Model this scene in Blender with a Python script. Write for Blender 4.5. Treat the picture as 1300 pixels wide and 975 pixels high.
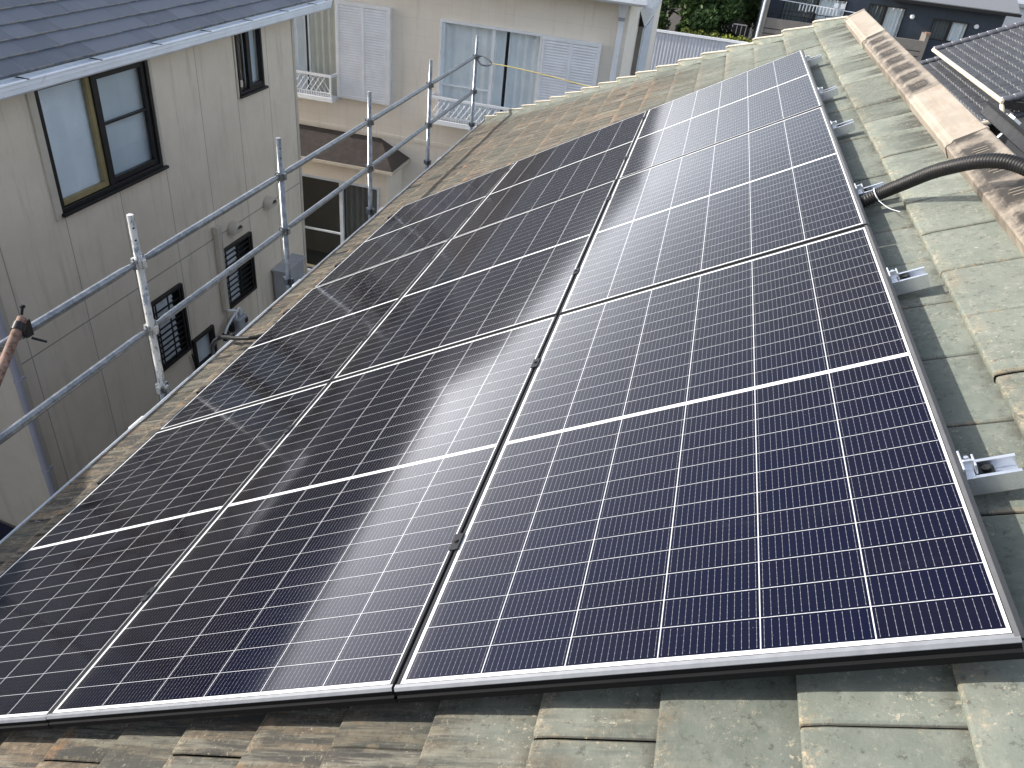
import bpy, math, random
import numpy as np
from mathutils import Vector, Matrix
random.seed(7)
R = math.radians
S = bpy.context.scene
C = S.collection
for o in list(bpy.data.objects): bpy.data.objects.remove(o)

# ---------------------------------------------------------------- camera
cam_d = bpy.data.cameras.new('camera'); cam = bpy.data.objects.new('camera', cam_d); C.objects.link(cam)
right = Vector((0.9650, 0.2453, 0.0952)); fwd = Vector((-0.1528, 0.8183, -0.5541))
fwd.normalize(); right = (right - fwd*right.dot(fwd)).normalized(); up = right.cross(fwd)
M = Matrix.Identity(4)
for i in range(3):
    M[i][0] = right[i]; M[i][1] = up[i]; M[i][2] = -fwd[i]
M.translation = Vector((-0.6323, -0.9271, 0.8717))
cam.matrix_world = M
cam_d.sensor_width = 36; cam_d.lens = 36*980.8/1300
cam_d.clip_start = 0.05; cam_d.clip_end = 2000
S.camera = cam
# ---------------------------------------------------------------- world and sun
LIGHT = Vector((1.12, 0.10, -0.506)).normalized()       # direction the light travels
HAZE = 15.5; VEIL = .50
w = bpy.data.worlds.new('World'); S.world = w; w.use_nodes = True
nt = w.node_tree; nt.nodes.clear()
sky = nt.nodes.new('ShaderNodeTexSky'); sky.sky_type = 'NISHITA'; sky.sun_disc = False
sky.sun_elevation = math.asin(-LIGHT.z); sky.sun_rotation = math.atan2(-LIGHT.x, -LIGHT.y)
sky.air_density = 1.0; sky.dust_density = 1.6; sky.ozone_density = 1.0
bg = nt.nodes.new('ShaderNodeBackground'); bg.inputs[1].default_value = 0.13
wo = nt.nodes.new('ShaderNodeOutputWorld')
# thin bright morning haze low over the sun's half of the horizon, on top of the clear sky
def wn(t, op=None, **kw):
    x = nt.nodes.new(t)
    if op: x.operation = op
    for k, v in kw.items(): setattr(x, k, v)
    return x
tc = wn('ShaderNodeTexCoord'); nrm = wn('ShaderNodeVectorMath', 'NORMALIZE'); nt.links.new(tc.outputs['Generated'], nrm.inputs[0])
dt = wn('ShaderNodeVectorMath', 'DOT_PRODUCT'); nt.links.new(nrm.outputs[0], dt.inputs[0]); dt.inputs[1].default_value = (-.743, .669, 0)
sp = wn('ShaderNodeSeparateXYZ'); nt.links.new(nrm.outputs[0], sp.inputs[0])
def wm(op, a, b=None, clamp=False):
    x = wn('ShaderNodeMath', op); x.use_clamp = clamp
    for i, v in enumerate((a, b)):
        if v is None: continue
        if isinstance(v, (int, float)): x.inputs[i].default_value = v
        else: nt.links.new(v, x.inputs[i])
    return x.outputs[0]
el = wm('MAXIMUM', sp.outputs[2], 0.)
f1 = wm('EXPONENT', wm('DIVIDE', el, -.145)); f2 = wm('EXPONENT', wm('DIVIDE', el, -.40))
az_ = wm('POWER', wm('MAXIMUM', dt.outputs['Value'], .001), 7.0)
cl = wn('ShaderNodeTexNoise'); cl.inputs['Scale'].default_value = 2.2; cl.inputs['Detail'].default_value = 5
mp = wn('ShaderNodeMapping'); mp.inputs['Scale'].default_value = (1, 1, 3.5); nt.links.new(nrm.outputs[0], mp.inputs[0]); nt.links.new(mp.outputs[0], cl.inputs['Vector'])
cf = wm('ADD', wm('MULTIPLY', cl.outputs[0], .7), .65)
hz = wm('ADD', wm('MULTIPLY', wm('MULTIPLY', wm('MULTIPLY', f1, HAZE), az_), cf), wm('MULTIPLY', wm('ADD', wm('MULTIPLY', f2, VEIL), VEIL*.25), cf))
b2 = wn('ShaderNodeBackground'); b2.inputs[0].default_value = (1.0, .94, .885, 1); nt.links.new(hz, b2.inputs[1])
ads = wn('ShaderNodeAddShader')
nt.links.new(sky.outputs[0], bg.inputs[0]); nt.links.new(bg.outputs[0], ads.inputs[0]); nt.links.new(b2.outputs[0], ads.inputs[1]); nt.links.new(ads.outputs[0], wo.inputs[0])
sun_d = bpy.data.lights.new('sun', 'SUN'); sun_d.energy = 3.9; sun_d.angle = R(0.6); sun_d.color = (1, .945, .86)
sun = bpy.data.objects.new('sun', sun_d); C.objects.link(sun)
sun.rotation_euler = LIGHT.to_track_quat('-Z', 'Y').to_euler(); sun.location = (-30, -5, 20)
S.view_settings.view_transform = 'Standard'; S.view_settings.look = 'None'
S.view_settings.exposure = 0.58; S.view_settings.gamma = 1
S.view_settings.use_curve_mapping = False
S.render.engine = 'CYCLES'
S.render.resolution_x = 1024; S.render.resolution_y = 768

# ---------------------------------------------------------------- node helpers
class NT:
    def __init__(s, name):
        s.m = bpy.data.materials.new(name); s.m.use_nodes = True
        s.t = s.m.node_tree; s.t.nodes.clear()
        s.out = s.t.nodes.new('ShaderNodeOutputMaterial')
    def n(s, typ, **kw):
        x = s.t.nodes.new(typ)
        for k, v in kw.items(): setattr(x, k, v)
        return x
    def set(s, inp, v):
        if v is None: return
        if isinstance(v, bpy.types.NodeSocket): s.t.links.new(v, inp)
        elif isinstance(v, (tuple, list)) and len(v) == 3 and inp.type == 'RGBA': inp.default_value = (*v, 1)
        else: inp.default_value = v
    def math(s, op, a, b=None, c=None, clamp=False):
        x = s.n('ShaderNodeMath', operation=op, use_clamp=clamp)
        for i, v in enumerate((a, b, c)):
            if v is not None: s.set(x.inputs[i], v)
        return x.outputs[0]
    def ss(s, v, e0, e1):                                # smoothstep map to 0..1
        x = s.n('ShaderNodeMapRange', interpolation_type='SMOOTHSTEP')
        s.set(x.inputs[0], v); x.inputs[1].default_value = e0; x.inputs[2].default_value = e1
        return x.outputs[0]
    def mix(s, f, a, b, mode='MIX'):
        x = s.n('ShaderNodeMix', data_type='RGBA', blend_type=mode)
        s.set(x.inputs[0], f); s.set(x.inputs[6], a); s.set(x.inputs[7], b)
        return x.outputs[2]
    def coord(s, out='Object'):
        return s.n('ShaderNodeTexCoord').outputs[out]
    def xyz(s, v):
        x = s.n('ShaderNodeSeparateXYZ'); s.set(x.inputs[0], v); return x.outputs
    def scale(s, v, sc, loc=(0, 0, 0)):
        x = s.n('ShaderNodeMapping'); s.set(x.inputs[0], v)
        x.inputs['Scale'].default_value = sc; x.inputs['Location'].default_value = loc; return x.outputs[0]
    def noise(s, v, scale, detail=4, rough=.6):
        x = s.n('ShaderNodeTexNoise'); s.set(x.inputs['Vector'], v); x.inputs['Scale'].default_value = scale
        x.inputs['Detail'].default_value = detail; x.inputs['Roughness'].default_value = rough; return x.outputs[0]
    def vor(s, v, scale, rnd=1):
        x = s.n('ShaderNodeTexVoronoi'); s.set(x.inputs['Vector'], v); x.inputs['Scale'].default_value = scale
        return x.outputs[0]
    def white(s, v):
        x = s.n('ShaderNodeTexWhiteNoise'); s.set(x.inputs[0], v); return x.outputs[0]
    def comb(s, a, b, c=0.):
        x = s.n('ShaderNodeCombineXYZ'); s.set(x.inputs[0], a); s.set(x.inputs[1], b); s.set(x.inputs[2], c); return x.outputs[0]
    def bump(s, h, strength=.3, dist=.01):
        x = s.n('ShaderNodeBump'); s.set(x.inputs['Height'], h); x.inputs['Strength'].default_value = strength
        x.inputs['Distance'].default_value = dist; return x.outputs[0]
    def pbr(s, col, rough=.6, metal=0., spec=.5, normal=None, ior=None):
        p = s.n('ShaderNodeBsdfPrincipled')
        s.set(p.inputs['Base Color'], col); s.set(p.inputs['Roughness'], rough); s.set(p.inputs['Metallic'], metal)
        p.inputs['Specular IOR Level'].default_value = spec
        if ior: p.inputs['IOR'].default_value = ior
        if normal: s.set(p.inputs['Normal'], normal)
        s.t.links.new(p.outputs[0], s.out.inputs[0]); return p

def plain(name, col, rough=.6, metal=0., var=.15, scale=6, bump=.1, spec=.4, dirt=None, stretch=(1, 1, 1)):
    t = NT(name); co = t.scale(t.coord(), stretch)
    n = t.noise(co, scale, 5)
    f = t.ss(n, .3, .7)
    a = tuple(c*(1-var) for c in col); b = tuple(min(1, c*(1+var)) for c in col)
    c = t.mix(f, a, b)
    if dirt:
        d = t.ss(t.noise(co, scale*2.7, 6, .7), dirt[1], dirt[1]+.12)
        c = t.mix(t.math('MULTIPLY', d, dirt[2]), c, dirt[0])
    nm = t.bump(t.noise(co, scale*14, 3), bump, .004) if bump else None
    r = t.math('ADD', rough, t.math('MULTIPLY', t.math('SUBTRACT', n, .5), .25), clamp=True)
    t.pbr(c, r, metal, spec, nm); return t.m

# ---------------------------------------------------------------- materials
def mat_tile(name='green_cement_tile', clean=False):
    t = NT(name); co = t.coord(); u, v, n_ = t.xyz(co)[:3]
    uv = t.coord('UV'); fx, fy = t.xyz(uv)[:2]
    at = t.n('ShaderNodeAttribute', attribute_name='tint'); rnd = at.outputs['Fac']
    fine = t.noise(co, 26, 7, .75); mid = t.noise(co, 5, 5, .65); big = t.noise(co, 1.3, 3)
    grain = t.noise(co, 160, 4, .7)
    green = t.mix(t.ss(mid, .3, .7), (.142, .162, .137), (.192, .212, .184))
    green = t.mix(t.ss(fine, .45, .75), green, (.230, .243, .208))
    brown = t.mix(t.ss(fine, .3, .65), (.090, .073, .055), (.190, .150, .105))
    streakco = t.scale(co, (2.2, 30, 1))
    st = t.noise(streakco, 1.0, 4, .7)
    brown = t.mix(t.ss(st, .44, .56), brown, (.062, .058, .052))
    st3 = t.noise(t.scale(co, (1.6, 22, 1), (4, 9, 2)), 1.0, 5, .75)
    brown = t.mix(t.math('MULTIPLY', t.ss(st3, .50, .62), .75), brown, (.235, .225, .180))
    # weathering grows down the slope; the cap strip along the hip stays greener
    hipd = t.math('SUBTRACT', t.math('SUBTRACT', 6.66, t.math('MULTIPLY', u, .764)), v)
    wear = t.ss(t.math('ADD', u, t.math('MULTIPLY', t.math('SUBTRACT', t.math('ADD', mid, big), 1.0), 1.1)), -.35, -1.35)
    hipm = t.ss(t.math('ADD', hipd, t.math('MULTIPLY', t.math('SUBTRACT', st, .5), .9)), .10, .55)
    wear = t.math('MULTIPLY', wear, t.math('MAXIMUM', hipm, .12))
    wear = t.math('MULTIPLY', wear, t.math('ADD', .72, t.math('MULTIPLY', rnd, .4)), clamp=True)
    col = t.mix(wear, green, brown)
    # soot streaks under the ridge and towards the eave
    soot = t.math('MULTIPLY', t.ss(u, .17, .36), t.ss(t.noise(t.scale(co, (1.2, 8, 1)), 1.0, 4, .7), .46, .58))
    soot = t.math('MULTIPLY', soot, t.ss(v, 1.6, 3.0))
    dark_eave = t.math('MULTIPLY', t.ss(u, -3.2, -3.9), t.ss(st, .40, .56))
    lowst = t.math('MULTIPLY', wear, t.ss(t.noise(t.scale(co, (3, 14, 1)), 1.3, 5, .75), .52, .66))
    m = t.math('MAXIMUM', t.math('MULTIPLY', soot, .8), t.math('MAXIMUM', t.math('MULTIPLY', dark_eave, .45), t.math('MULTIPLY', lowst, .45)))
    col = t.mix(m, col, (.040, .038, .034))
    # lichen along the front edges, orange in places, and along the side joints
    edge = t.ss(fx, .050, .006)
    crumb = t.ss(t.noise(co, 80, 6, .85), .49, .56)
    edge = t.math('MULTIPLY', edge, t.math('ADD', .12, t.math('MULTIPLY', crumb, .88)))
    lm = t.math('MULTIPLY', edge, t.ss(t.noise(co, 15, 7, .8), .44, .62))
    col = t.mix(t.math('MULTIPLY', lm, .85), col, (.47, .39, .275))
    om = t.math('MULTIPLY', t.ss(fx, .085, .0), t.ss(t.noise(co, 8, 6, .8), .52, .64))
    om = t.math('MULTIPLY', om, t.math('ADD', t.math('MULTIPLY', wear, .8), .2))
    col = t.mix(t.math('MULTIPLY', om, .75), col, (.36, .175, .065))
    jd = t.math('MINIMUM', fy, t.math('SUBTRACT', .3, fy))
    jm = t.math('MULTIPLY', t.ss(jd, .016, .002), t.ss(t.noise(co, 23, 5), .48, .62))
    col = t.mix(t.math('MULTIPLY', jm, .6), col, (.34, .28, .19))
    groove = t.ss(jd, .0045, .0015)
    col = t.mix(t.math('MULTIPLY', groove, .7), col, (.035, .033, .028))
    lap = t.math('MULTIPLY', t.ss(fx, .205, .245), t.ss(t.noise(co, 13, 5, .75), .36, .62))
    col = t.mix(t.math('MULTIPLY', lap, .65), col, (.045, .042, .036))
    # crumbs of lichen
    spn = t.noise(t.scale(co, (1, 1, .3)), 75, 6, .85)
    spm = t.math('MULTIPLY', t.ss(spn, .565, .63), t.ss(t.noise(co, 5.5, 5, .75), .42, .58))
    col = t.mix(t.math('MULTIPLY', spm, .75), col, (.50, .44, .34))
    drk = t.ss(t.noise(t.scale(co, (1, 1, .3), (5, 3, 1)), 42, 6, .8), .545, .64)
    col = t.mix(t.math('MULTIPLY', drk, .55), col, (.055, .052, .045))
    col = t.mix(1.0, col, t.comb(t.math('ADD', .80, t.math('MULTIPLY', rnd, .38)), t.math('ADD', .80, t.math('MULTIPLY', rnd, .38)), t.math('ADD', .80, t.math('MULTIPLY', rnd, .38))), 'MULTIPLY')
    h = t.math('ADD', t.math('MULTIPLY', fine, .6), t.math('MULTIPLY', grain, .4))
    h = t.math('ADD', h, t.math('MULTIPLY', lm, .5))
    t.pbr(col, .86, 0, .25, t.bump(h, .45, .006)); return t.m

PW, PL = 1.131, 1.743                                       # panel width (up the slope), length (along the eave)
def mat_cells():
    t = NT('solar_cell_sheet'); co = t.coord(); x, y, z = t.xyz(co)[:3]
    oi = t.n('ShaderNodeObjectInfo').outputs['Random']
    pit = (PW-.031)/6
    cx = t.math('DIVIDE', t.math('SUBTRACT', x, .018), pit)
    row_p = (PL/2-.0075-.019)/12
    yy = t.math('SUBTRACT', t.math('ABSOLUTE', t.math('SUBTRACT', y, PL/2)), .0075)
    ry = t.math('DIVIDE', yy, row_p)
    fx = t.math('FRACT', cx); fy = t.math('FRACT', ry)
    dx = t.math('MULTIPLY', t.math('MINIMUM', fx, t.math('SUBTRACT', 1, fx)), pit)
    dy = t.math('MULTIPLY', t.math('MINIMUM', fy, t.math('SUBTRACT', 1, fy)), row_p)
    grid = t.math('MAXIMUM', t.math('LESS_THAN', dx, .0011), t.math('LESS_THAN', dy, .0007))
    edge = t.math('MAXIMUM', t.math('LESS_THAN', yy, 0.), t.math('GREATER_THAN', ry, 12.))
    edge = t.math('MAXIMUM', edge, t.math('MAXIMUM', t.math('LESS_THAN', cx, 0.), t.math('GREATER_THAN', cx, 6.)))
    white = t.math('MAXIMUM', grid, edge)
    # bus wires
    bf = t.math('FRACT', t.math('MULTIPLY', fx, 14)); bd = t.math('MULTIPLY', t.math('ABSOLUTE', t.math('SUBTRACT', bf, .5)), pit/14)
    pad = t.math('ABSOLUTE', t.math('SUBTRACT', t.math('FRACT', t.math('MULTIPLY', fy, 5)), .5))
    padw = t.math('ADD', .00030, t.math('MULTIPLY', t.math('LESS_THAN', pad, .10), .0003))
    bus = t.math('MULTIPLY', t.math('LESS_THAN', bd, padw), t.math('GREATER_THAN', dy, .004))
    side = t.math('GREATER_THAN', y, PL/2)
    cid = t.comb(t.math('FLOOR', cx), t.math('ADD', t.math('FLOOR', ry), t.math('MULTIPLY', side, 40)), t.math('MULTIPLY', oi, 97))
    r = t.white(cid); rc = t.white(t.comb(t.math('FLOOR', cx), t.math('MULTIPLY', oi, 31), side))
    navy = t.mix(rc, (.0026, .0045, .0195), (.0052, .0050, .0135))
    navy = t.mix(t.math('MULTIPLY', r, .35), navy, (.0026, .0042, .021))
    lw = t.n('ShaderNodeLayerWeight'); lw.inputs[0].default_value = .5                # nitride coating: blue face on, brown-black at a slant
    navy = t.mix(t.ss(lw.outputs['Facing'], .38, .66), navy, (.0042, .0034, .0040))
    col = t.mix(bus, navy, (.19, .19, .22))
    col = t.mix(grid, col, (.52, .53, .55))
    col = t.mix(edge, col, (.76, .77, .78))
    dust = t.noise(co, 3.5, 6, .7); spk = t.vor(co, 60)
    low = t.math('MULTIPLY', t.ss(t.math('ADD', x, t.math('MULTIPLY', dust, .05)), .085, .02), .06)
    smear = t.math('MULTIPLY', t.ss(t.noise(t.scale(co, (1.2, 6, 1)), 1.5, 6, .75), .56, .75), .012)
    col = t.mix(t.math('ADD', t.math('ADD', low, smear), t.math('MULTIPLY', t.ss(dust, .35, .8), .005)), col, (.5, .47, .41))
    col = t.mix(t.math('MULTIPLY', t.ss(spk, .055, .03), t.math('MULTIPLY', t.ss(t.noise(co, 2.2, 3), .52, .60), .35)), col, (.5, .5, .52))
    ro = t.math('ADD', .065, t.math('MULTIPLY', dust, .05))
    df = t.n('ShaderNodeBsdfDiffuse'); t.set(df.inputs[0], col)
    gl = t.n('ShaderNodeBsdfGlossy'); gl.inputs[0].default_value = (.84, .89, 1, 1); t.set(gl.inputs['Roughness'], ro)
    fr = t.n('ShaderNodeFresnel'); fr.inputs[0].default_value = 1.24          # anti-reflection coated, fine-textured glass
    mx = t.n('ShaderNodeMixShader'); t.set(mx.inputs[0], t.math('MINIMUM', t.math('MULTIPLY', fr.outputs[0], .88), .165))
    t.t.links.new(df.outputs[0], mx.inputs[1]); t.t.links.new(gl.outputs[0], mx.inputs[2]); t.t.links.new(mx.outputs[0], t.out.inputs[0])
    return t.m

def mat_siding():
    t = NT('cream_siding'); co = t.coord('Object'); x, y, z = t.xyz(co)[:3]
    n = t.noise(co, 2.0, 5, .65); f = t.noise(co, 60, 4, .7)
    stn = t.noise(t.scale(co, (6, 6, .5)), 1.2, 5, .7)
    col = t.mix(t.ss(n, .3, .7), (.735, .645, .525), (.80, .71, .585))
    col = t.mix(t.math('MULTIPLY', t.ss(stn, .5, .72), .35), col, (.36, .33, .27))
    pid = t.white(t.comb(t.math('FLOOR', t.math('ADD', t.math('DIVIDE', t.math('SUBTRACT', y, SEAM0), .872), .5)), t.math('GREATER_THAN', z, BANDZ), 3.))
    col = t.mix(t.math('MULTIPLY', pid, .12), col, (.50, .44, .36))
    fr = t.math('FRACT', t.math('DIVIDE', t.math('SUBTRACT', y, SEAM0), .872))
    seam = t.math('LESS_THAN', t.math('ABSOLUTE', t.math('SUBTRACT', fr, .5)), .0062)
    seamz = t.math('LESS_THAN', t.math('ABSOLUTE', t.math('SUBTRACT', z, BANDZ)), .008)
    sm = t.math('MAXIMUM', seam, seamz)
    col = t.mix(t.math('MULTIPLY', sm, .62), col, (.14, .13, .115))
    h = t.math('SUBTRACT', t.math('MULTIPLY', f, .3), t.math('MULTIPLY', sm, .8))
    t.pbr(col, .8, 0, .25, t.bump(h, .4, .004)); return t.m
SEAM0 = 5.46-.436; BANDZ = 4.12

def mat_facade():
    t = NT('pale_block_siding'); co = t.coord('Object'); x, y, z = t.xyz(co)[:3]
    n = t.noise(co, 1.6, 5, .65)
    col = t.mix(t.ss(n, .3, .7), (.82, .755, .66), (.87, .81, .72))
    zz = t.math('FRACT', t.math('DIVIDE', z, .30)); xx = t.math('FRACT', t.math('DIVIDE', x, .455))
    l1 = t.math('LESS_THAN', zz, .02); l2 = t.math('LESS_THAN', xx, .010)
    ln = t.math('MULTIPLY', t.math('MAXIMUM', l1, l2), .16)
    col = t.mix(ln, col, (.25, .24, .22))
    stn = t.noise(t.scale(co, (5, 5, .4)), 1.2, 5, .7)
    col = t.mix(t.math('MULTIPLY', t.ss(stn, .52, .75), .3), col, (.40, .38, .35))
    h = t.math('SUBTRACT', t.math('MULTIPLY', t.noise(co, 50, 3), .4), ln)
    t.pbr(col, .82, 0, .25, t.bump(h, .35, .004)); return t.m

def mat_glass(name='window_glass', tint=(.92, .96, .97), rough=.02):
    t = NT(name)
    fr = t.n('ShaderNodeLayerWeight'); fr.inputs[0].default_value = .5
    tr = t.n('ShaderNodeBsdfTransparent'); tr.inputs[0].default_value = (*tint, 1)
    gl = t.n('ShaderNodeBsdfGlossy'); gl.inputs['Roughness'].default_value = rough; gl.inputs[0].default_value = (.95, .97, 1, 1)
    mx = t.n('ShaderNodeMixShader')
    f = t.math('ADD', .05, t.math('MULTIPLY', t.math('POWER', fr.outputs['Facing'], 4.0), .85), clamp=True)
    t.t.links.new(f, mx.inputs[0]); t.t.links.new(tr.outputs[0], mx.inputs[1]); t.t.links.new(gl.outputs[0], mx.inputs[2])
    t.t.links.new(mx.outputs[0], t.out.inputs[0]); return t.m

def mat_galv(name='galvanised_steel', paint=False):
    t = NT(name); co = t.coord()
    n = t.noise(co, 14, 6, .7); v = t.vor(co, 45)
    col = t.mix(t.ss(n, .35, .7), (.20, .22, .24), (.42, .44, .46))
    col = t.mix(t.math('MULTIPLY', t.ss(v, .1, .5), .35), col, (.15, .165, .18))
    col = t.mix(t.math('MULTIPLY', t.ss(t.noise(co, 38, 6, .75), .56, .66), .45), col, (.60, .60, .58))
    rust = t.ss(t.noise(co, 30, 6, .8), .66, .74)
    metal = .8
    if paint:
        pm = t.ss(t.noise(t.scale(co, (1, 1, .35)), 22, 6, .75), .44, .50)
        col = t.mix(pm, col, (.62, .61, .57)); metal = t.math('SUBTRACT', .75, t.math('MULTIPLY', pm, .75))
        col = t.mix(t.math('MULTIPLY', t.ss(t.noise(co, 40, 5, .8), .62, .7), .8), col, (.22, .15, .10))
    col = t.mix(t.math('MULTIPLY', rust, .6), col, (.20, .10, .05))
    t.pbr(col, t.math('ADD', .27, t.math('MULTIPLY', n, .22)), metal, .5, t.bump(n, .15, .004)); return t.m

def mat_ridge():
    t = NT('brown_ridge_metal'); co = t.coord(); u, v, n_ = t.xyz(co)[:3]
    at = t.n('ShaderNodeAttribute', attribute_name='tint'); vent = at.outputs['Fac']
    n = t.noise(co, 7, 5, .65)
    col = t.mix(t.ss(n, .3, .7), (.275, .24, .20), (.355, .315, .265))
    col = t.mix(t.math('MULTIPLY', t.ss(t.noise(t.scale(co, (10, 2, 10)), 1.5, 5, .75), .5, .7), .5), col, (.24, .18, .125))
    # soot round the ventilation slots, one patch per slot group
    fv = t.math('FRACT', t.math('DIVIDE', v, .235)); dv = t.math('ABSOLUTE', t.math('SUBTRACT', fv, .5))
    du = t.math('ABSOLUTE', t.math('SUBTRACT', u, .428))
    pat = t.math('MAXIMUM', t.math('DIVIDE', dv, .36), t.math('DIVIDE', du, .048))
    pat = t.math('ADD', pat, t.math('MULTIPLY', t.math('SUBTRACT', t.noise(co, 34, 6, .8), .5), 1.6))
    m = t.math('MULTIPLY', t.ss(pat, 1.30, .65), vent)
    col = t.mix(t.math('MULTIPLY', vent, t.ss(t.noise(co, 9, 5, .7), .25, .75)), col, (.125, .105, .085))
    col = t.mix(t.math('MULTIPLY', m, .95), col, (.035, .031, .028))
    t.pbr(col, .7, 0, .3, t.bump(t.noise(co, 60, 4), .2, .003)); return t.m

def mat_slate():
    t = NT('blue_grey_slate'); co = t.coord()
    at = t.n('ShaderNodeAttribute', attribute_name='tint'); rnd = at.outputs['Fac']
    n = t.noise(co, 8, 6, .7)
    col = t.mix(rnd, (.085, .102, .132), (.135, .155, .192))
    col = t.mix(t.math('MULTIPLY', t.ss(n, .45, .75), .5), col, (.15, .16, .18))
    uv = t.coord('UV'); fx, fy = t.xyz(uv)[:2]
    e = t.ss(fx, .022, .004)
    col = t.mix(t.math('MULTIPLY', e, t.ss(t.noise(co, 12, 4), .4, .6)), col, (.20, .19, .17))
    jd = t.math('MINIMUM', fy, t.math('SUBTRACT', .9, fy))
    col = t.mix(t.math('MULTIPLY', t.ss(jd, .016, .004), .7), col, (.25, .26, .28))
    t.pbr(col, .55, 0, .5, t.bump(n, .3, .004)); return t.m

def mat_leaf(name, a, b):
    t = NT(name); co = t.coord()
    at = t.n('ShaderNodeAttribute', attribute_name='tint'); rnd = at.outputs['Fac']
    col = t.mix(rnd, a, b); col = t.mix(t.ss(t.noise(co, 1.2, 3), .4, .65), col, tuple(c*1.35 for c in b))
    p = t.pbr(col, .55, 0, .35); p.inputs['Subsurface Weight'].default_value = 0
    return t.m

MT = {}
MT['tile'] = mat_tile()
MT['cells'] = mat_cells()
MT['siding'] = mat_siding()
MT['facade'] = mat_facade()
MT['glass'] = mat_glass()
MT['galv'] = mat_galv(); MT['galv_paint'] = mat_galv('flaking_white_steel', True)
MT['ridge'] = mat_ridge(); MT['slate'] = mat_slate()
MT['frame'] = plain('dark_anodised_frame', (.028, .030, .034), .6, .0, .08, 30, .03, spec=.15)
MT['trim'] = plain('frame_edge', (.26, .27, .29), .42, .3, .08, 30, .03)
MT['sidetrim'] = plain('side_trim', (.12, .12, .125), .5, .2, .08, 30, .03)
MT['cover'] = plain('black_front_cover', (.010, .010, .011), .75, 0, .1, 10, .02, spec=.12)
MT['alu'] = plain('rail_aluminium', (.72, .75, .80), .30, .85, .05, 20, .03)
MT['black'] = plain('black_plastic', (.012, .012, .013), .50, 0, .2, 20, .05)
MT['blackmetal'] = plain('dark_bronze_frame', (.020, .019, .020), .42, .2, .2, 12, .05)
MT['white'] = plain('white_painted_metal', (.83, .86, .90), .45, 0, .05, 5, .05, dirt=((.4, .38, .34), .62, .25))
MT['gutter'] = plain('white_gutter', (.80, .84, .90), .40, 0, .05, 4, .04, dirt=((.35, .34, .30), .60, .35))
MT['greygutter'] = plain('grey_blue_gutter', (.60, .66, .73), .38, 0, .10, 5, .05, dirt=((.2, .19, .17), .60, .4))
MT['trimwall'] = plain('cream_trim', (.55, .50, .42), .7, 0, .06, 5, .05)
MT['curtain'] = plain('lace_curtain', (.86, .88, .90), .9, 0, .06, 3, 0)
MT['curtain_warm'] = plain('beige_curtain', (.62, .60, .54), .9, 0, .06, 3, 0)
MT['curtain_dark'] = plain('dim_curtain', (.13, .15, .155), .9, 0, .1, 3, 0)
MT['blind'] = plain('frosted_pane', (.60, .66, .71), .35, 0, .06, 2, 0)
MT['blind_light'] = plain('pale_frosted_pane', (.82, .86, .92), .25, 0, .06, 1.5, 0)
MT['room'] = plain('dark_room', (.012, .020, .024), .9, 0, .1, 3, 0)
MT['ochre'] = plain('ochre_window_trim', (.30, .24, .12), .6, 0, .1, 6, 0)
MT['brownroof'] = plain('brown_metal_roof', (.060, .050, .047), .5, .1, .2, 8, .1, dirt=((.03, .03, .035), .5, .7))
MT['navy'] = plain('dark_navy_siding', (.040, .054, .076), .6, 0, .12, 3, .1)
MT['taupe'] = plain('taupe_parapet', (.22, .205, .19), .7, 0, .08, 3, .1)
MT['kawara'] = plain('dark_glazed_tile', (.082, .088, .100), .36, .05, .2, 5, .08)
MT['kawara_cap'] = plain('dark_cap_tile', (.10, .105, .125), .36, .05, .2, 8, .05)
MT['copper'] = plain('beige_gutter', (.60, .52, .40), .42, 0, .08, 5, .05)
MT['fence'] = plain('pale_fence_sheet', (.50, .53, .60), .5, .0, .05, 2, .05, stretch=(1, 1, .3))
MT['bark'] = plain('bark', (.07, .055, .04), .9, 0, .3, 20, .4)
MT['leaf'] = mat_leaf('leaf_green', (.024, .050, .014), (.070, .120, .030))
MT['leaf2'] = mat_leaf('leaf_yellow_green', (.10, .13, .025), (.22, .25, .05))
MT['leafd'] = mat_leaf('leaf_dark', (.016, .038, .014), (.042, .080, .024))
MT['red'] = plain('faded_red_panel', (.52, .09, .075), .6, 0, .08, 2, .05)
MT['rust'] = plain('rusty_steel', (.30, .20, .155), .75, .2, .3, 14, .3, dirt=((.13, .06, .035), .5, .8))
MT['rope'] = plain('yellow_rope', (.30, .265, .12), .8, 0, .15, 40, .2)
MT['ground'] = plain('concrete_ground', (.085, .082, .078), .9, 0, .2, .6, .2)
MT['pipe'] = plain('lavender_grey_pipe', (.42, .41, .47), .45, 0, .05, 5, .03)
MT['grey'] = plain('grey_metal_box', (.38, .40, .43), .5, .1, .1, 5, .05)
MT['plasterw'] = plain('white_plaster', (.66, .68, .72), .8, 0, .06, 1.5, .1)
MT['concrete'] = plain('grey_wall_plaster', (.27, .25, .23), .85, 0, .1, 1.5, .1)
MT['darkwall'] = plain('brown_wall', (.13, .12, .105), .85, 0, .1, 2, .1)
MT['teal'] = plain('dark_navy_canopy', (.012, .016, .045), .55, 0, .2, 4, .1)  # even dark navy, the canopy's own colour

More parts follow.
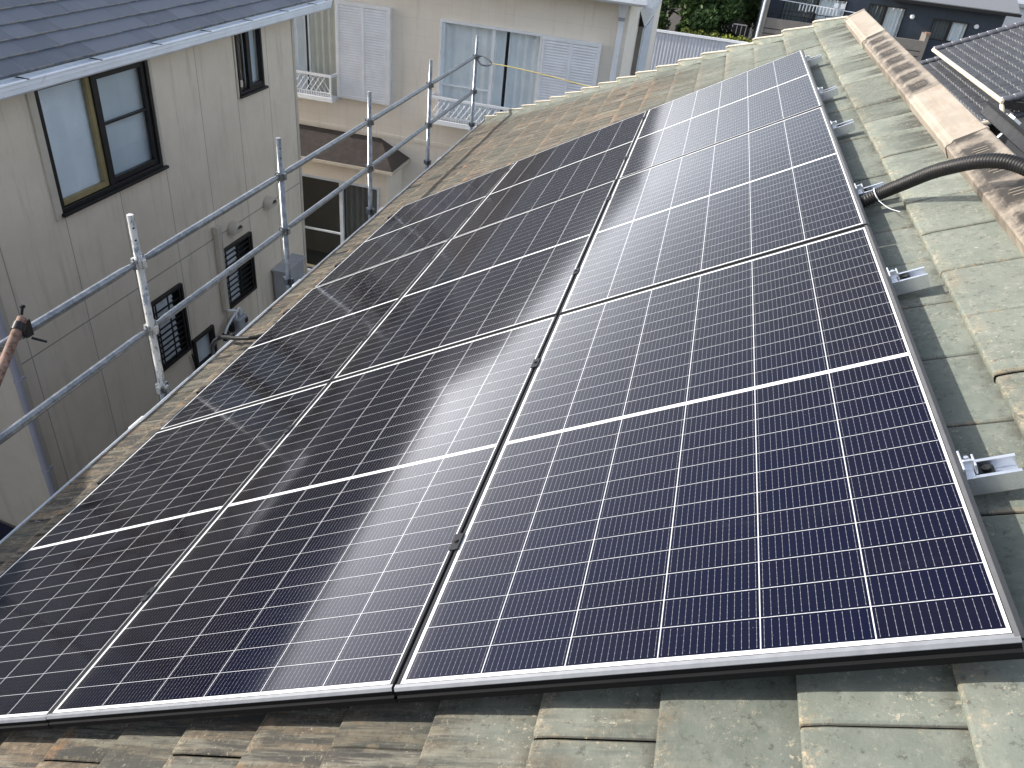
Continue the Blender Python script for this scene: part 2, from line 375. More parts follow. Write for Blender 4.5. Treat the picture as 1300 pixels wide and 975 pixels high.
# ---------------------------------------------------------------- mesh helpers
OFF = {}
def tag(o, label=None, cat=None, group=None, kind=None):
    if label: o['label'] = label
    if cat: o['category'] = cat
    if group: o['group'] = group
    if kind: o['kind'] = kind
    return o
def empty(name, loc=(0, 0, 0), rot=(0, 0, 0)):
    o = bpy.data.objects.new(name, None); C.objects.link(o); o.location = loc; o.rotation_euler = rot
    o.empty_display_size = .2
    OFF[o] = Vector(loc) if tuple(rot) == (0, 0, 0) else Vector((0, 0, 0))
    return o
class Plane:                                                # local frame on a wall: a along, b up, c outwards
    def __init__(s, O, a, b, c): s.O, s.a, s.b, s.c = Vector(O), Vector(a), Vector(b), Vector(c)
    def __call__(s, a, b, c=0.): return s.O+s.a*a+s.b*b+s.c*c
class MB:
    def __init__(s): s.v = []; s.f = []; s.sm = []; s.uv = {}; s.t = {}; s.cur = 0.
    def add(s, pts, faces, smooth=False, uvs=None, tint=None):
        b = len(s.v); s.v += [tuple(p) for p in pts]
        for fc in faces:
            i = len(s.f); s.f.append([b+k for k in fc]); s.sm.append(smooth)
            if uvs: s.uv[i] = [uvs[k] for k in fc]
            if tint is not None: s.t[i] = tint
        return s
    def box(s, x0, x1, y0, y1, z0, z1, P=None, tint=None):
        q = [(x, y, z) for x in (x0, x1) for y in (y0, y1) for z in (z0, z1)]
        if P: q = [P(*k) for k in q]
        return s.add(q, [(0, 1, 3, 2), (4, 6, 7, 5), (0, 4, 5, 1), (2, 3, 7, 6), (0, 2, 6, 4), (1, 5, 7, 3)], tint=tint)
    def quad(s, *p, tint=None): return s.add(p, [tuple(range(len(p)))], tint=tint)
    def tube(s, pts, r, seg=12, cap=True, radii=None):
        pts = [Vector(p) for p in pts]; rings = []; n = len(pts); prev = None
        for i, p in enumerate(pts):
            d = (pts[min(i+1, n-1)]-pts[max(i-1, 0)]).normalized()
            if prev is None:
                x = d.orthogonal().normalized()
            else:
                x = (prev-d*prev.dot(d)).normalized()
            prev = x; y = d.cross(x); rr = radii[i] if radii else r
            rings.append([p+(x*math.cos(2*math.pi*k/seg)+y*math.sin(2*math.pi*k/seg))*rr for k in range(seg)])
        vs = [q for rg in rings for q in rg]; fs = []
        for i in range(n-1):
            for k in range(seg):
                a = i*seg+k; b = i*seg+(k+1) % seg; fs.append((a, b, b+seg, a+seg))
        s.add(vs, fs, True)
        if cap: s.add(rings[0], [tuple(range(seg))[::-1]]); s.add(rings[-1], [tuple(range(seg))])
        return s
    def prism(s, poly, P, c0, c1, tint=None):               # poly in (a,b), extruded along c
        n = len(poly); q = [P(a, b, c0) for a, b in poly]+[P(a, b, c1) for a, b in poly]
        f = [tuple(range(n))[::-1], tuple(range(n, 2*n))]+[(i, (i+1) % n, n+(i+1) % n, n+i) for i in range(n)]
        return s.add(q, f, tint=tint)
    def build(s, name, mat, parent=None, bevel=0, origin=None, local=False):
        off = Vector((0, 0, 0))
        if parent is not None: off = OFF[parent]
        elif origin is not None: off = Vector(origin)
        elif s.v:
            a = np.array(s.v); off = Vector(((a[:, 0].min()+a[:, 0].max())/2, (a[:, 1].min()+a[:, 1].max())/2, a[:, 2].min()))
        me = bpy.data.meshes.new(name); me.from_pydata([tuple(Vector(p)-off) for p in s.v], [], s.f)
        if s.uv:
            l = me.uv_layers.new(name='UVMap')
            for p in me.polygons:
                u = s.uv.get(p.index)
                if u:
                    for k, li in enumerate(p.loop_indices): l.data[li].uv = u[k]
        if s.t:
            at = me.attributes.new('tint', 'FLOAT', 'FACE')
            for i in range(len(me.polygons)): at.data[i].value = s.t.get(i, 0.)
        for p, q in zip(me.polygons, s.sm): p.use_smooth = q
        me.materials.append(mat); me.validate()
        import bmesh
        if not s.uv and not s.t and len(s.f) > 2:
            bm = bmesh.new(); bm.from_mesh(me); bmesh.ops.recalc_face_normals(bm, faces=bm.faces); bm.to_mesh(me); bm.free()
        o = bpy.data.objects.new(name, me); C.objects.link(o)
        if parent is not None: o.parent = parent; OFF[o] = off
        else: o.location = off; OFF[o] = off
        if bevel:
            m = o.modifiers.new('bevel', 'BEVEL'); m.width = bevel; m.segments = 2; m.limit_method = 'ANGLE'; m.harden_normals = False
        return o
def copy_tree(o, parent=None):
    c = o.copy(); C.objects.link(c); OFF[c] = OFF[o]
    if parent is not None: c.parent = parent
    for ch in [k for k in bpy.data.objects if k.parent == o]: copy_tree(ch, c)
    return c
def wall(mb, P, a0, a1, b0, b1, holes=(), depth=.1):
    A = sorted({a0, a1, *[h[0] for h in holes], *[h[1] for h in holes]}); Bs = sorted({b0, b1, *[h[2] for h in holes], *[h[3] for h in holes]})
    for i in range(len(A)-1):
        for j in range(len(Bs)-1):
            ca, cb = (A[i]+A[i+1])/2, (Bs[j]+Bs[j+1])/2
            if any(h[0] < ca < h[1] and h[2] < cb < h[3] for h in holes): continue
            mb.quad(P(A[i], Bs[j]), P(A[i+1], Bs[j]), P(A[i+1], Bs[j+1]), P(A[i], Bs[j+1]))
    for h in holes:
        x0, x1, y0, y1 = h[:4]
        for p, q in (((x0, y0), (x1, y0)), ((x1, y0), (x1, y1)), ((x1, y1), (x0, y1)), ((x0, y1), (x0, y0))):
            mb.quad(P(*p), P(*q), P(*q, -depth), P(*p, -depth))
def curtain_mesh(P, a0, a1, b0, b1, c, amp=.025, wl=.12, seed=1):
    rr = random.Random(seed); mb = MB(); n = max(8, int((a1-a0)/.012)); pts = []; ph = 0
    for i in range(n+1):
        a = a0+(a1-a0)*i/n; ph += rr.uniform(.6, 1.4)
        d = amp*math.sin(2*math.pi*ph*.012/wl)+.3*amp*math.sin(ph*.27)
        pts += [P(a, b0, c+d*1.25), P(a, b1, c+d*.75)]
    mb.add(pts, [(2*i, 2*i+2, 2*i+3, 2*i+1) for i in range(n)], True)
    return mb
def frame_rect(mb, P, a0, a1, b0, b1, w_, c0, c1):
    mb.box(a0, a1, b0, b0+w_, c0, c1, P); mb.box(a0, a1, b1-w_, b1, c0, c1, P)
    mb.box(a0, a0+w_, b0+w_, b1-w_, c0, c1, P); mb.box(a1-w_, a1, b0+w_, b1-w_, c0, c1, P)

# ================================================================ SETTING: ground
g = MB(); g.add([(-400, -300, 0), (400, -300, 0), (400, 700, 0), (-400, 700, 0)], [(0, 1, 2, 3)])
tag(g.build('ground', MT['ground'], None, origin=(0, 0, 0)), 'grey concrete ground far below between the houses', None, None, 'structure').location = (0, 0, -8.0)

# ================================================================ OUR HOUSE with the green tiled roof
RF = Matrix.Rotation(R(-30), 4, 'Y')                        # roof frame: x up the slope, y along the eave, z normal
def rf(u, v, n=0.): return RF @ Vector((u, v, n))
house = empty('tiled_house', (0, 0, -8.0))
tag(house, 'house under the solar panels with its weathered green and brown cement tile roof', 'house')
def at_roof(o):                                             # part built in roof coordinates, hung under the house
    o.location = Vector((0, 0, 8.0)); o.rotation_euler = (0, R(-30), 0); return o
def rbuild(mb, name, mat, bevel=0, parent=None):
    par = parent or house
    keep = OFF[par]; OFF[par] = Vector((0, 0, 0)); o = mb.build(name, mat, par, bevel); OFF[par] = keep
    if parent is None: at_roof(o)
    OFF[o] = Vector((0, 0, 0)); return o
EXP, TW, U0, N0 = .245, .30, .1475, -.100
hip_v = lambda u: 6.66-.764*u
tl = MB(); rr = random.Random(3)
prof = [(0, -.020, 0), (0, .003, .0), (.0025, .0108, .0025), (.0075, .0125, .0075), (.040, .012, .04), (.262, -.013, .262)]
def tile(u0, va, vb, dn, tint, clip=True):
    pts = []; uvs = []
    vs = [(va+.0015, -.006, 0.), (va+.008, 0, .008), (vb-.008, 0, TW-.008), (vb-.0015, -.006, TW)]
    for du, n, fx in prof:
        for v, dz, fy in vs:
            u = u0+du
            if clip: v = min(v, hip_v(u)-.02)
            pts.append((u, v, N0+n+dn+(dz if n > -.015 else 0))); uvs.append((fx, fy))
    fs = [(4*i+j, 4*i+4+j, 4*i+5+j, 4*i+1+j) for i in range(5) for j in range(3)]
    tl.add(pts, fs, False, uvs, tint)
for k in range(0, 18):
    u0 = U0-EXP*k; ph = -.066+(0 if k % 2 == 0 else .15)
    i = math.floor((-3-ph)/TW)
    while True:
        va = ph+i*TW; vb = va+TW; i += 1
        if va > hip_v(u0+.12)-.04: break
        tile(u0+rr.uniform(-.002, .002), va, vb, rr.uniform(-.0025, .0025), rr.random())
tl.quad((-4.00, -3, N0-.03), (.5, -3, N0-.03), (.5, hip_v(.5), N0-.03), (-4.0, hip_v(-4.0), N0-.03), tint=.5)
roof = rbuild(tl, 'roof', MT['tile'])
# the two hidden slopes
hs = MB()
apex = rf(.50, 0, -.05); ridge_end = hip_v(.45)
ax, az = apex.x, apex.z-.03
ev = rf(-4.03, 0, -.12)
hipE = (ev.x, hip_v(-4.03), ev.z); rex = 2*ax-ev.x-.75; az -= .15
hs.quad((ax, -3, az), (ax, ridge_end, az), (rex, hip_v(-4.03), ev.z), (rex, -3, ev.z), tint=.4)
hs.quad((ax, ridge_end, az-.004), (ev.x+.0, hip_v(-4.03), ev.z), (ev.x, hip_v(-4.03)+.01, ev.z-.02), (rex, hip_v(-4.03)+.01, ev.z-.02), (rex, hip_v(-4.03), ev.z), tint=.4)
hs.build('rear_roof_slope', MT['tile'], house)
# hip caps, one per course, each a folded tile with a rolled rim
for k in range(0, 18):
    u0 = U0-EXP*k; u1 = u0+EXP+.02; mb = MB(); wdt = .165+.03*rr.random()
    def hp(u, d, n): return (u+d*.30, hip_v(u)-d*.95, N0+n)
    lift0, lift1 = .044, .006
    for (ua, la), (ub, lb) in (((u0, lift0), (u1, lift1)),):
        rows = []
        for u, l in ((u0-.0, lift0-.03), (u0, lift0-.006), (u0+.01, lift0), (u0+.05, lift0-.002), (u1, lift1)):
            rows.append([hp(u, wdt, -.012+l*.35), hp(u, wdt*.6, l*.75), hp(u, .0, l), (u-.012, hip_v(u)+.035, N0+l-.035), (u-.03, hip_v(u)+.13, N0+l-.12)])
        pts = [p for r_ in rows for p in r_]; uv = [(fx, .15) for fx in (0, .002, .01, .05, .24) for _ in range(5)]
        fs = [(5*i+j+1, 5*i+j, 5*i+5+j, 5*i+6+j) for i in range(4) for j in range(4)]
        mb.add(pts, fs, True, uv, rr.random()*.6+.3)
    hc = rbuild(mb, 'hip_cap', MT['tile'], 0, roof)
    rim = MB(); rim.tube([hp(u0+.004, .012, lift0+.004), hp(u0+.03, .004, lift0+.008), hp(u1-.01, .004, lift1+.010)], .0085, 8)
    rbuild(rim, 'hip_cap_rim', MT['trimwall'], 0, roof)
# ridge: ventilated brown metal sections
def ridge_sec(v0, v1, vent):
    mb = MB(); t = 1. if vent else 0.
    sec = [(.362, -.118), (.362, -.066), (.368, -.060), (.380, -.058), (.392, -.048), (.504, -.040), (.510, -.044), (.500, -.24)]
    n = max(2, int((v1-v0)/.05)); pts = []
    for i in range(n+1):
        v = v0+(v1-v0)*i/n
        for u, z in sec: pts.append((u, v, z))
    m_ = len(sec)
    mb.add(pts, [(m_*i+j, m_*i+j+1, m_*i+m_+j+1, m_*i+m_+j) for i in range(n) for j in range(m_-1)], False, None, t)
    mb.add([(u, v0, z) for u, z in sec], [tuple(range(m_))], False, None, t); mb.add([(u, v1, z) for u, z in sec], [tuple(range(m_))[::-1]], False, None, t)
    o = rbuild(mb, 'ridge_cover', MT['ridge'], 0, roof)
    if vent:
        k = math.ceil((v0+.06)/.235-.5)
        while (k+.5)*.235 < v1-.06:
            c = (k+.5)*.235; sl = MB()
            for q in (-.024, 0, .024): sl.box(.410+.008*abs(q)/.024, .462, c+q-.0016, c+q+.0016, -.052, -.0425)
            rbuild(sl, 'vent_louvre', MT['ridge'], 0, roof); k += 1
for v0, v1, vent in ((-3, -.6, False), (-.597, .90, True), (.903, 2.46, True), (2.463, 3.28, False), (3.283, 5.04, True), (5.043, 6.10, False)):
    ridge_sec(v0, v1, vent)
for v0, v1 in ((2.44, 2.47), (5.03, 5.06), (.89, .91), (6.09, 6.13)):   # overlapping laps at the section joints
    mb = MB(); sec = [(.358, -.118), (.358, -.064), (.366, -.056), (.379, -.0545), (.391, -.0445), (.505, -.0365), (.514, -.041)]
    mb.add([(u, v, z) for v in (v0, v1) for u, z in sec], [(j, j+1, 7+j+1, 7+j) for j in range(6)], False, None, 0.)
    mb.add([(u, v0, z) for u, z in sec]+[(u, v0, z-.006) for u, z in sec], [(j, 7+j, 7+j+1, j+1) for j in range(6)], False, None, 0.)
    rbuild(mb, 'ridge_joint', MT['ridge'], 0, roof)
# walls and soffit
mb = MB(); vN = -2.6; vF = hip_v(-4.03)-.5
wx0, wx1 = ev.x+.55, rex-.55
mb.box(wx0, wx1, vN, vF, -8.0, ev.z-.05)
mb.build('wall', MT['darkwall'], house)
mb = MB(); mb.box(ev.x+.01, ev.x+.03, -3, vF+.5, ev.z-.17, ev.z-.035); mb.box(ev.x+.031, wx0, -3, vF+.5, ev.z-.17, ev.z-.15)
mb.build('fascia', MT['trimwall'], house)
# eave gutter with joiners
def gutter(mb, x, z, y0, y1, w_=.105, h=.07, t=.004):
    P = lambda a, b, c: Vector((x+a, c, z+b))
    poly = [(0, 0), (-.010, -h*.75), (-.03, -h), (-w_+.02, -h), (-w_, -h*.7), (-w_-.004, 0), (-w_-.016, .004), (-w_-.016, -.010), (-w_-.006, -.012), (-w_-.004, -h*.7-.004), (-w_+.018, -h-.005), (-.028, -h-.005), (-.005, -h*.75), (.005, 0)]
    mb.prism(poly, P, y0, y1)
mb = MB(); gutter(mb, ev.x-.042, -2.244, -3, vF+.45); mb.tube([(ev.x-.156, -3, -2.238), (ev.x-.156, vF+.45, -2.238)], .0075, 10)
gut = mb.build('gutter', MT['greygutter'], house)
for y in (2.33, 4.45, 6.3, 8.2):
    mb = MB(); mb.box(ev.x-.168, ev.x-.146, y-.07, y+.07, -2.25, -2.226); mb.build('gutter_joiner', MT['white'], gut, .006)

# ================================================================ SOLAR PANELS
def make_panel():
    root = empty('solar_panel', (0, 0, 0), (0, R(-30), 0))
    lip, h = .009, .030
    mb = MB(); mb.add([(lip-.001, lip-.001, -.0015), (PW-lip+.001, lip-.001, -.0015), (PW-lip+.001, PL-lip+.001, -.0015), (lip-.001, PL-lip+.001, -.0015)], [(0, 1, 2, 3)])
    mb.build('cell_sheet', MT['cells'], root)
    mb = MB(); sec = [(lip, -.004), (lip, 0), (.0015, 0), (0, -.0015), (0, -.0135), (.0015, -.0145), (.0015, -.0165), (0, -.0175), (0, -h), (.028, -h)]
    corners = [(0, 0, 1, 1), (PW, 0, -1, 1), (PW, PL, -1, -1), (0, PL, 1, -1)]; m_ = len(sec); pts = []
    for x, y, sx, sy in corners:
        for d, z in sec: pts.append((x+sx*d, y+sy*d, z))
    fs = [(i*m_+j, i*m_+j+1, ((i+1) % 4)*m_+j+1, ((i+1) % 4)*m_+j) for i in range(4) for j in range(m_-1)]
    mb.add(pts, fs); mb.build('frame', MT['frame'], root)
    mb = MB(); mb.add([(.01, .01, -.008), (PW-.01, .01, -.008), (PW-.01, PL-.01, -.008), (.01, PL-.01, -.008)], [(3, 2, 1, 0)])
    mb.build('backsheet', MT['white'], root)
    return root
COL = [(-PW, 'ridge side'), (-PW-1.136, 'middle'), (-PW-2*1.136, 'eave side')]
ROW = [(0., 'nearest'), (1.749, 'second'), (3.498, 'farthest')]
LBL = {(0, 0): 'large blue solar panel nearest the camera at the bottom right corner of the array',
       (0, 1): 'blue-grey solar panel in the ridge-side column where the black conduit comes out',
       (0, 2): 'pale sky-reflecting solar panel at the far top corner of the array by the ridge',
       (1, 0): 'half dark half mauve solar panel at the bottom centre of the array',
       (1, 1): 'panel at the very centre of the array split by the edge of the dark reflection',
       (1, 2): 'dark brown-black solar panel in the middle column at the far edge of the array',
       (2, 0): 'black solar panel in the bottom left corner of the array beside the shaded eave',
       (2, 1): 'dark solar panel in the eave-side column next to the small black cable loop',
       (2, 2): 'dark solar panel at the far left corner of the array by the brown streaked tiles'}
proto = make_panel()
for i, (u, _) in enumerate(COL):
    for j, (v, _) in enumerate(ROW):
        o = proto if (i, j) == (0, 0) else copy_tree(proto)
        o.location = rf(u, v, random.uniform(-.001, .001))
        o.rotation_euler = (R(random.uniform(-.11, .11)), R(-30+random.uniform(-.13, .13)), 0)
        tag(o, LBL[(i, j)], 'solar panel', 'solar panels of the array on the green roof')
# outer side trims (part of the ridge-side panels) and front bevel trims
def roof_part(mb, name, mat, owner, bevel=0):
    o = mb.build(name, mat, owner, bevel); return o
for o in [k for k in bpy.data.objects if k.parent is None and k.name.startswith('solar_panel')]:
    i, j = next(q for q, l in LBL.items() if l == o['label'])
    if i == 0:
        mb = MB(); mb.add([(PW-.0075, .0005, .0007), (PW, .0005, .0007), (PW, PL-.0005, .0007), (PW-.0075, PL-.0005, .0007), (PW+.009, .0005, -.011), (PW+.009, PL-.0005, -.011), (PW+.009, .0005, -.014), (PW+.009, PL-.0005, -.014)], [(0, 1, 2, 3), (1, 4, 5, 2), (4, 6, 7, 5)])
        mb.build('side_trim', MT['sidetrim'], o)
    if j == 0:
        mb = MB(); mb.add([(0, .0070, .0006), (PW, .0070, .0006), (PW, -.001, .0006), (0, -.001, .0006), (PW, -.0055, -.0050), (0, -.0055, -.0050), (PW, -.0055, -.0065), (0, -.0055, -.0065)], [(0, 3, 2, 1), (3, 5, 4, 2), (5, 7, 6, 4)])
        mb.build('front_trim', MT['trim'], o)
        mb = MB(); mb.add([(.001, -.0065, -.0065), (PW-.001, -.0065, -.0065), (PW-.001, -.0055, -.018), (.001, -.0055, -.018), (PW-.001, -.011, -.020), (.001, -.011, -.020), (PW-.001, -.010, -.036), (.001, -.010, -.036), (PW-.001, .01, -.036), (.001, .01, -.036)],
                          [(0, 3, 2, 1), (3, 5, 4, 2), (5, 7, 6, 4), (7, 9, 8, 6)])
        mb.build('front_cover', MT['cover'], o)

# ================================================================ MOUNTING RAILS with clamps
def make_rail():
    root = empty('mounting_rail', (0, 0, 0), (0, R(-30), 0))    # origin at the ridge-side panel edge
    P = lambda a, b, c: Vector((c, a, b))
    mb = MB(); w_, h = .028, .042; t = .0035
    poly = [(-w_, -.033), (-w_+.008, -.033), (-w_+.008, -.036), (-w_+t, -.036), (-w_+t, -.060), (w_-t, -.060), (w_-t, -.036), (w_-.008, -.036), (w_-.008, -.033), (w_, -.033), (w_, -.033-h), (-w_, -.033-h)]
    mb.prism(poly, P, -3.36, .105); mb.build('channel', MT['alu'], root)
    mb = MB(); mb.box(-.0005, .028, -.030, .030, -.034, -.0305); mb.box(.0085, .0125, -.030, .030, -.0305, -.006); mb.box(.0125, .030, -.006, -.001, -.0305, -.006); mb.box(.030, .034, -.018, .018, -.033, -.010)
    ec = mb.build('end_clamp', MT['alu'], root, .001)
    mb = MB(); mb.tube([(.021, .014, -.0305), (.021, .014, -.020)], .008, 6); mb.tube([(.021, .014, -.020), (.021, .014, -.012)], .0045, 8)
    mb.build('bolt', MT['alu'], ec)
    mb = MB(); mb.box(.034, .064, -.015, .015, -.058, -.040); mb.tube([(.050, 0, -.040), (.050, 0, -.033)], .009, 6); mb.build('rail_nut', MT['black'], root, .002)
    for u in (-PW-.0025, -PW-1.136-.0025):
        mb = MB(); mb.box(u-.013, u+.013, -.030, .030, .0005, .0045); mb.box(u-.002, u+.002, -.028, .028, -.032, .0005); mb.tube([(u, 0, .0045), (u, 0, .009)], .006, 6)
        mb.build('mid_clamp', MT['frame'], root, .001)
    u = -3*1.136+.0055
    mb = MB(); mb.box(u-.030, u+.006, -.028, .028, .0005, .004); mb.box(u-.030, u-.003, -.028, .028, -.033, .0005); mb.build('eave_clamp', MT['black'], root, .001)
    return root
RL = ['mounting rail whose large silver end sticks out beside the nearest panel', 'mounting rail end between the black conduit and the nearest panel corner rail',
      'mounting rail whose end lies right beside the root of the black conduit', 'mounting rail end just beyond the conduit at the second panel',
      'mounting rail end beside the lower half of the farthest panel', 'smallest mounting rail end near the far top corner of the array']
rail0 = make_rail()
for i, v in enumerate((.44, 1.355, 2.16, 3.145, 3.935, 4.98)):
    o = rail0 if i == 0 else copy_tree(rail0)
    o.location = rf(0, v, 0); tag(o, RL[i], 'rail', 'aluminium rails carrying the panels')

# ================================================================ CONDUITS
def smooth(pts, n=12):
    pts = [Vector(p) for p in pts]; out = []
    for i in range(len(pts)-1):
        p0, p1, p2, p3 = pts[max(i-1, 0)], pts[i], pts[i+1], pts[min(i+2, len(pts)-1)]
        for k in range(n):
            t = k/n
            out.append(.5*((2*p1)+(p2-p0)*t+(2*p0-5*p1+4*p2-p3)*t*t+(3*p1-p0-3*p2+p3)*t**3))
    return out+[pts[-1]]
def resample(pts, step):
    out = [pts[0]]; acc = 0
    for a, b in zip(pts, pts[1:]):
        L = (b-a).length; d = step-acc
        while d <= L:
            out.append(a+(b-a)*(d/L)); d += step
        acc = (acc+L) % step
    return out
path = [(-.20, 2.05, -.060), (-.05, 2.07, -.056), (.025, 2.072, -.043), (.087, 2.065, -.028), (.163, 2.013, .0), (.232, 1.953, .03), (.284, 1.895, .05), (.343, 1.842, .062), (.393, 1.799, .062), (.436, 1.757, .050), (.478, 1.70, .020), (.53, 1.63, -.04), (.62, 1.56, -.14)]
pp = resample(smooth([rf(*p) for p in path], 16), .0032)
con = empty('corrugated_conduit', rf(0, 2.06, -.1))
tag(con, 'thick black corrugated conduit arching from the panels over the brown ridge', 'conduit')
mb = MB(); rad = [.0238 if i % 3 else .0188 for i in range(len(pp))]
mb.tube(pp, .024, 20, True, rad); mb.build('hose', MT['black'], con)
mb = MB(); c0 = rf(.07, 2.068, -.032); d0 = (rf(.10, 2.06, -.024)-rf(.05, 2.07, -.038)).normalized()
x_ = d0.orthogonal().normalized(); y_ = d0.cross(x_)
mb.tube([c0+(x_*math.cos(a)+y_*math.sin(a))*.0262 for a in [2*math.pi*k/24 for k in range(25)]], .0022, 6, False)
mb.tube(smooth([rf(.068, 2.04, -.045), rf(.09, 1.98, -.060), rf(.12, 1.945, -.072)]), .0012, 6)
mb.build('cable_tie', MT['white'], con)
cb = empty('black_cable_loop', rf(-3.5, 2.96, -.06)); tag(cb, 'thin black conduit looping from under the eave-side panels over the gutter', 'cable')
mb = MB(); mb.tube(smooth([rf(-3.30, 2.95, -.05), rf(-3.515, 2.957, -.052), rf(-3.635, 2.971, -.045), rf(-3.823, 3.04, -.03), rf(-4.018, 3.15, -.025), rf(-4.149, 3.19, -.05), rf(-4.235, 3.21, -.13), rf(-4.25, 3.22, -.35), rf(-4.2, 3.22, -.7)]), .0145, 12)
mb.build('hose', MT['black'], cb)
mb = MB(); p = rf(-3.9, 3.10, -.028); mb.tube([p+Vector((0, -.02, 0)), p+Vector((0, .02, 0))], .0165, 10); mb.build('cable_clip', MT['black'], cb)

# ================================================================ SCAFFOLD along the eave
SX = -3.81; PY = [2.882, 4.711, 6.559, 8.420, 10.400]
PLBL = ['flaked white and galvanised scaffold pole nearest the camera', 'galvanised scaffold pole in front of the near house corner',
        'galvanised scaffold pole in front of the bay window roof', 'galvanised scaffold pole between the two white shuttered windows', 'last scaffold pole at the far end with the yellow rope tied to it']
ZU, ZL = -1.415, -1.895
def pocket(mb, x, y, z, s):                                 # flattened rail end hooked in a wedge pocket
    mb.box(x-.012, x+.012, y+s*.024, y+s*.064, z-.030, z+.026)
    mb.box(x-.004, x+.004, y+s*.040, y+s*.052, z-.055, z+.040)
def make_pole(y, mat, ztop):
    root = empty('scaffold_pole', (SX, y, -8.0))
    mb = MB(); prof_ = [(-8, .0243), (ztop-.28, .0243), (ztop-.279, .0215), (ztop-.004, .0215), (ztop, .0195)]
    mb.tube([(SX, y, z) for z, _ in prof_], .0243, 20, True, [r for _, r in prof_]); tb = mb.build('tube', mat, root)
    for z in (ztop-.08, ztop-.16):
        mb = MB(); mb.tube([(SX+.015, y-.012, z), (SX+.0195, y-.0145, z)], .006, 8); mb.build('spigot_hole', MT['black'], tb)
    for z in (ZU, ZL, -2.37, -2.84):
        mb = MB(); mb.tube([(SX, y, z-.036), (SX, y, z-.030), (SX, y, z+.018), (SX, y, z+.024)], .03, 18, True, [.026, .0305, .0305, .026])
        for s in (-1, 1): mb.box(SX-.018, SX+.018, y+s*.028, y+s*.046, z-.034, z+.022)
        for s in (-1, 1): mb.box(SX+s*.028, SX+s*.046, y-.016, y+.016, z-.034, z+.022)
        mb.build('wedge_pocket', mat, root, .003)
    return root
for i, y in enumerate(PY):
    o = make_pole(y, MT['galv_paint'] if i == 0 else MT['galv'], -1.10-.012*i+(.004 if i % 2 else 0))
    tag(o, PLBL[i], 'scaffold pole', 'scaffold poles along the eave')
tag(make_pole(1.05, MT['galv'], -1.10), 'scaffold pole at the near end of the rails, left of the rusty pipe', 'scaffold pole', 'scaffold poles along the eave')
def make_bar(y0, y1, z, mat, label):
    root = empty('scaffold_rail', (SX, (y0+y1)/2, z))
    mb = MB(); n = 8; ys = [y0+.05, y0+.075, y0+.13, y0+.16, y1-.16, y1-.13, y1-.075, y1-.05]; rs = [.013, .018, .023, .0243, .0243, .023, .018, .013]
    mb.tube([(SX, yy, z) for yy in ys], .0243, 18, True, rs); mb.build('tube', mat, root)
    for s, yy in ((1, y0), (-1, y1)):
        mb = MB(); pocket(mb, SX, yy, z, s); mb.build('wedge_hook', mat, root, .003)
    tag(root, label, 'scaffold rail', 'scaffold guard rails along the eave')
YS = [1.05]+PY
SEG = ['left of the nearest scaffold pole', 'between the nearest pole and the pole at the near house corner', 'between the house corner pole and the bay window pole', 'between the bay window pole and the fourth pole', 'between the fourth pole and the last pole']
for i in range(5):
    make_bar(YS[i], YS[i+1], ZU, MT['galv'], 'upper galvanised guard rail '+SEG[i])
    make_bar(YS[i], YS[i+1], ZL, MT['galv'], 'lower galvanised guard rail '+SEG[i])
# rusty pipe coupled to the upper rail at the left
rp = empty('rusty_pipe', (-3.75, 1.9, -1.32)); tag(rp, 'rusty brown pipe end clamped onto the upper scaffold rail', 'pipe')
e1 = Vector((-3.755, 1.895, -1.300)); e2 = Vector((-3.60, 1.30, -1.62))
mb = MB(); d = (e2-e1).normalized(); mb.tube([e1, e1+d*.004, e2], .0243, 20, False); mb.tube([e1+d*.001, e2], .0215, 20, True); mb.build('tube', MT['rust'], rp)
mb = MB(); c = e1+d*.055; mb.tube([c-d*.022, c+d*.022], .030, 18); mb.tube([Vector((SX, 1.93, ZU))+Vector((0, -.022, 0)), Vector((SX, 1.93, ZU))+Vector((0, .022, 0))], .0285, 18)
mb.box(-3.81, -3.76, 1.90, 1.945, -1.425, -1.33); cl_ = mb.build('swivel_clamp', MT['blackmetal'], rp, .003)
mb = MB(); mb.tube([(-3.77, 1.93, -1.44), (-3.72, 1.97, -1.475)], .007, 8); mb.tube([(-3.785, 1.925, -1.30), (-3.775, 1.94, -1.245)], .007, 8); mb.tube([(-3.775, 1.935, -1.262), (-3.7755, 1.9355, -1.248)], .013, 6); mb.build('bolt', MT['blackmetal'], cl_)
# yellow safety rope from the last pole
rope = empty('safety_rope', (SX, 10.4, ZU)); tag(rope, 'yellow rope tied to the last scaffold pole and run across to the roof', 'rope')
mb = MB(); mb.tube(smooth([(-3.56, 10.37, -1.478), (-3.2, 10.09, -1.425), (-2.6, 9.66, -1.37), (-1.93, 9.25, -1.335), (-1.55, 8.9, -1.20), (-1.45, 8.7, -1.02)]), .009, 8); mb.build('cord', MT['rope'], rope)
mb = MB(); mb.tube(smooth([(SX+.03, 10.42, -1.43), (-3.72, 10.40, -1.40), (-3.62, 10.37, -1.43), (-3.57, 10.37, -1.478), (-3.62, 10.36, -1.51), (-3.72, 10.36, -1.51), (SX+.03, 10.37, -1.45)]), .012, 8); mb.build('loop', MT['galv'], rope)

# ================================================================ NEAR CREAM HOUSE on the left
nh = empty('cream_house', (-6.8, 4.4, -8.0)); tag(nh, 'near cream sided house with a blue-grey slate roof and white gutter', 'house')
WP = Plane((-6.8, 0, 0), (0, 1, 0), (0, 0, 1), (1, 0, 0))
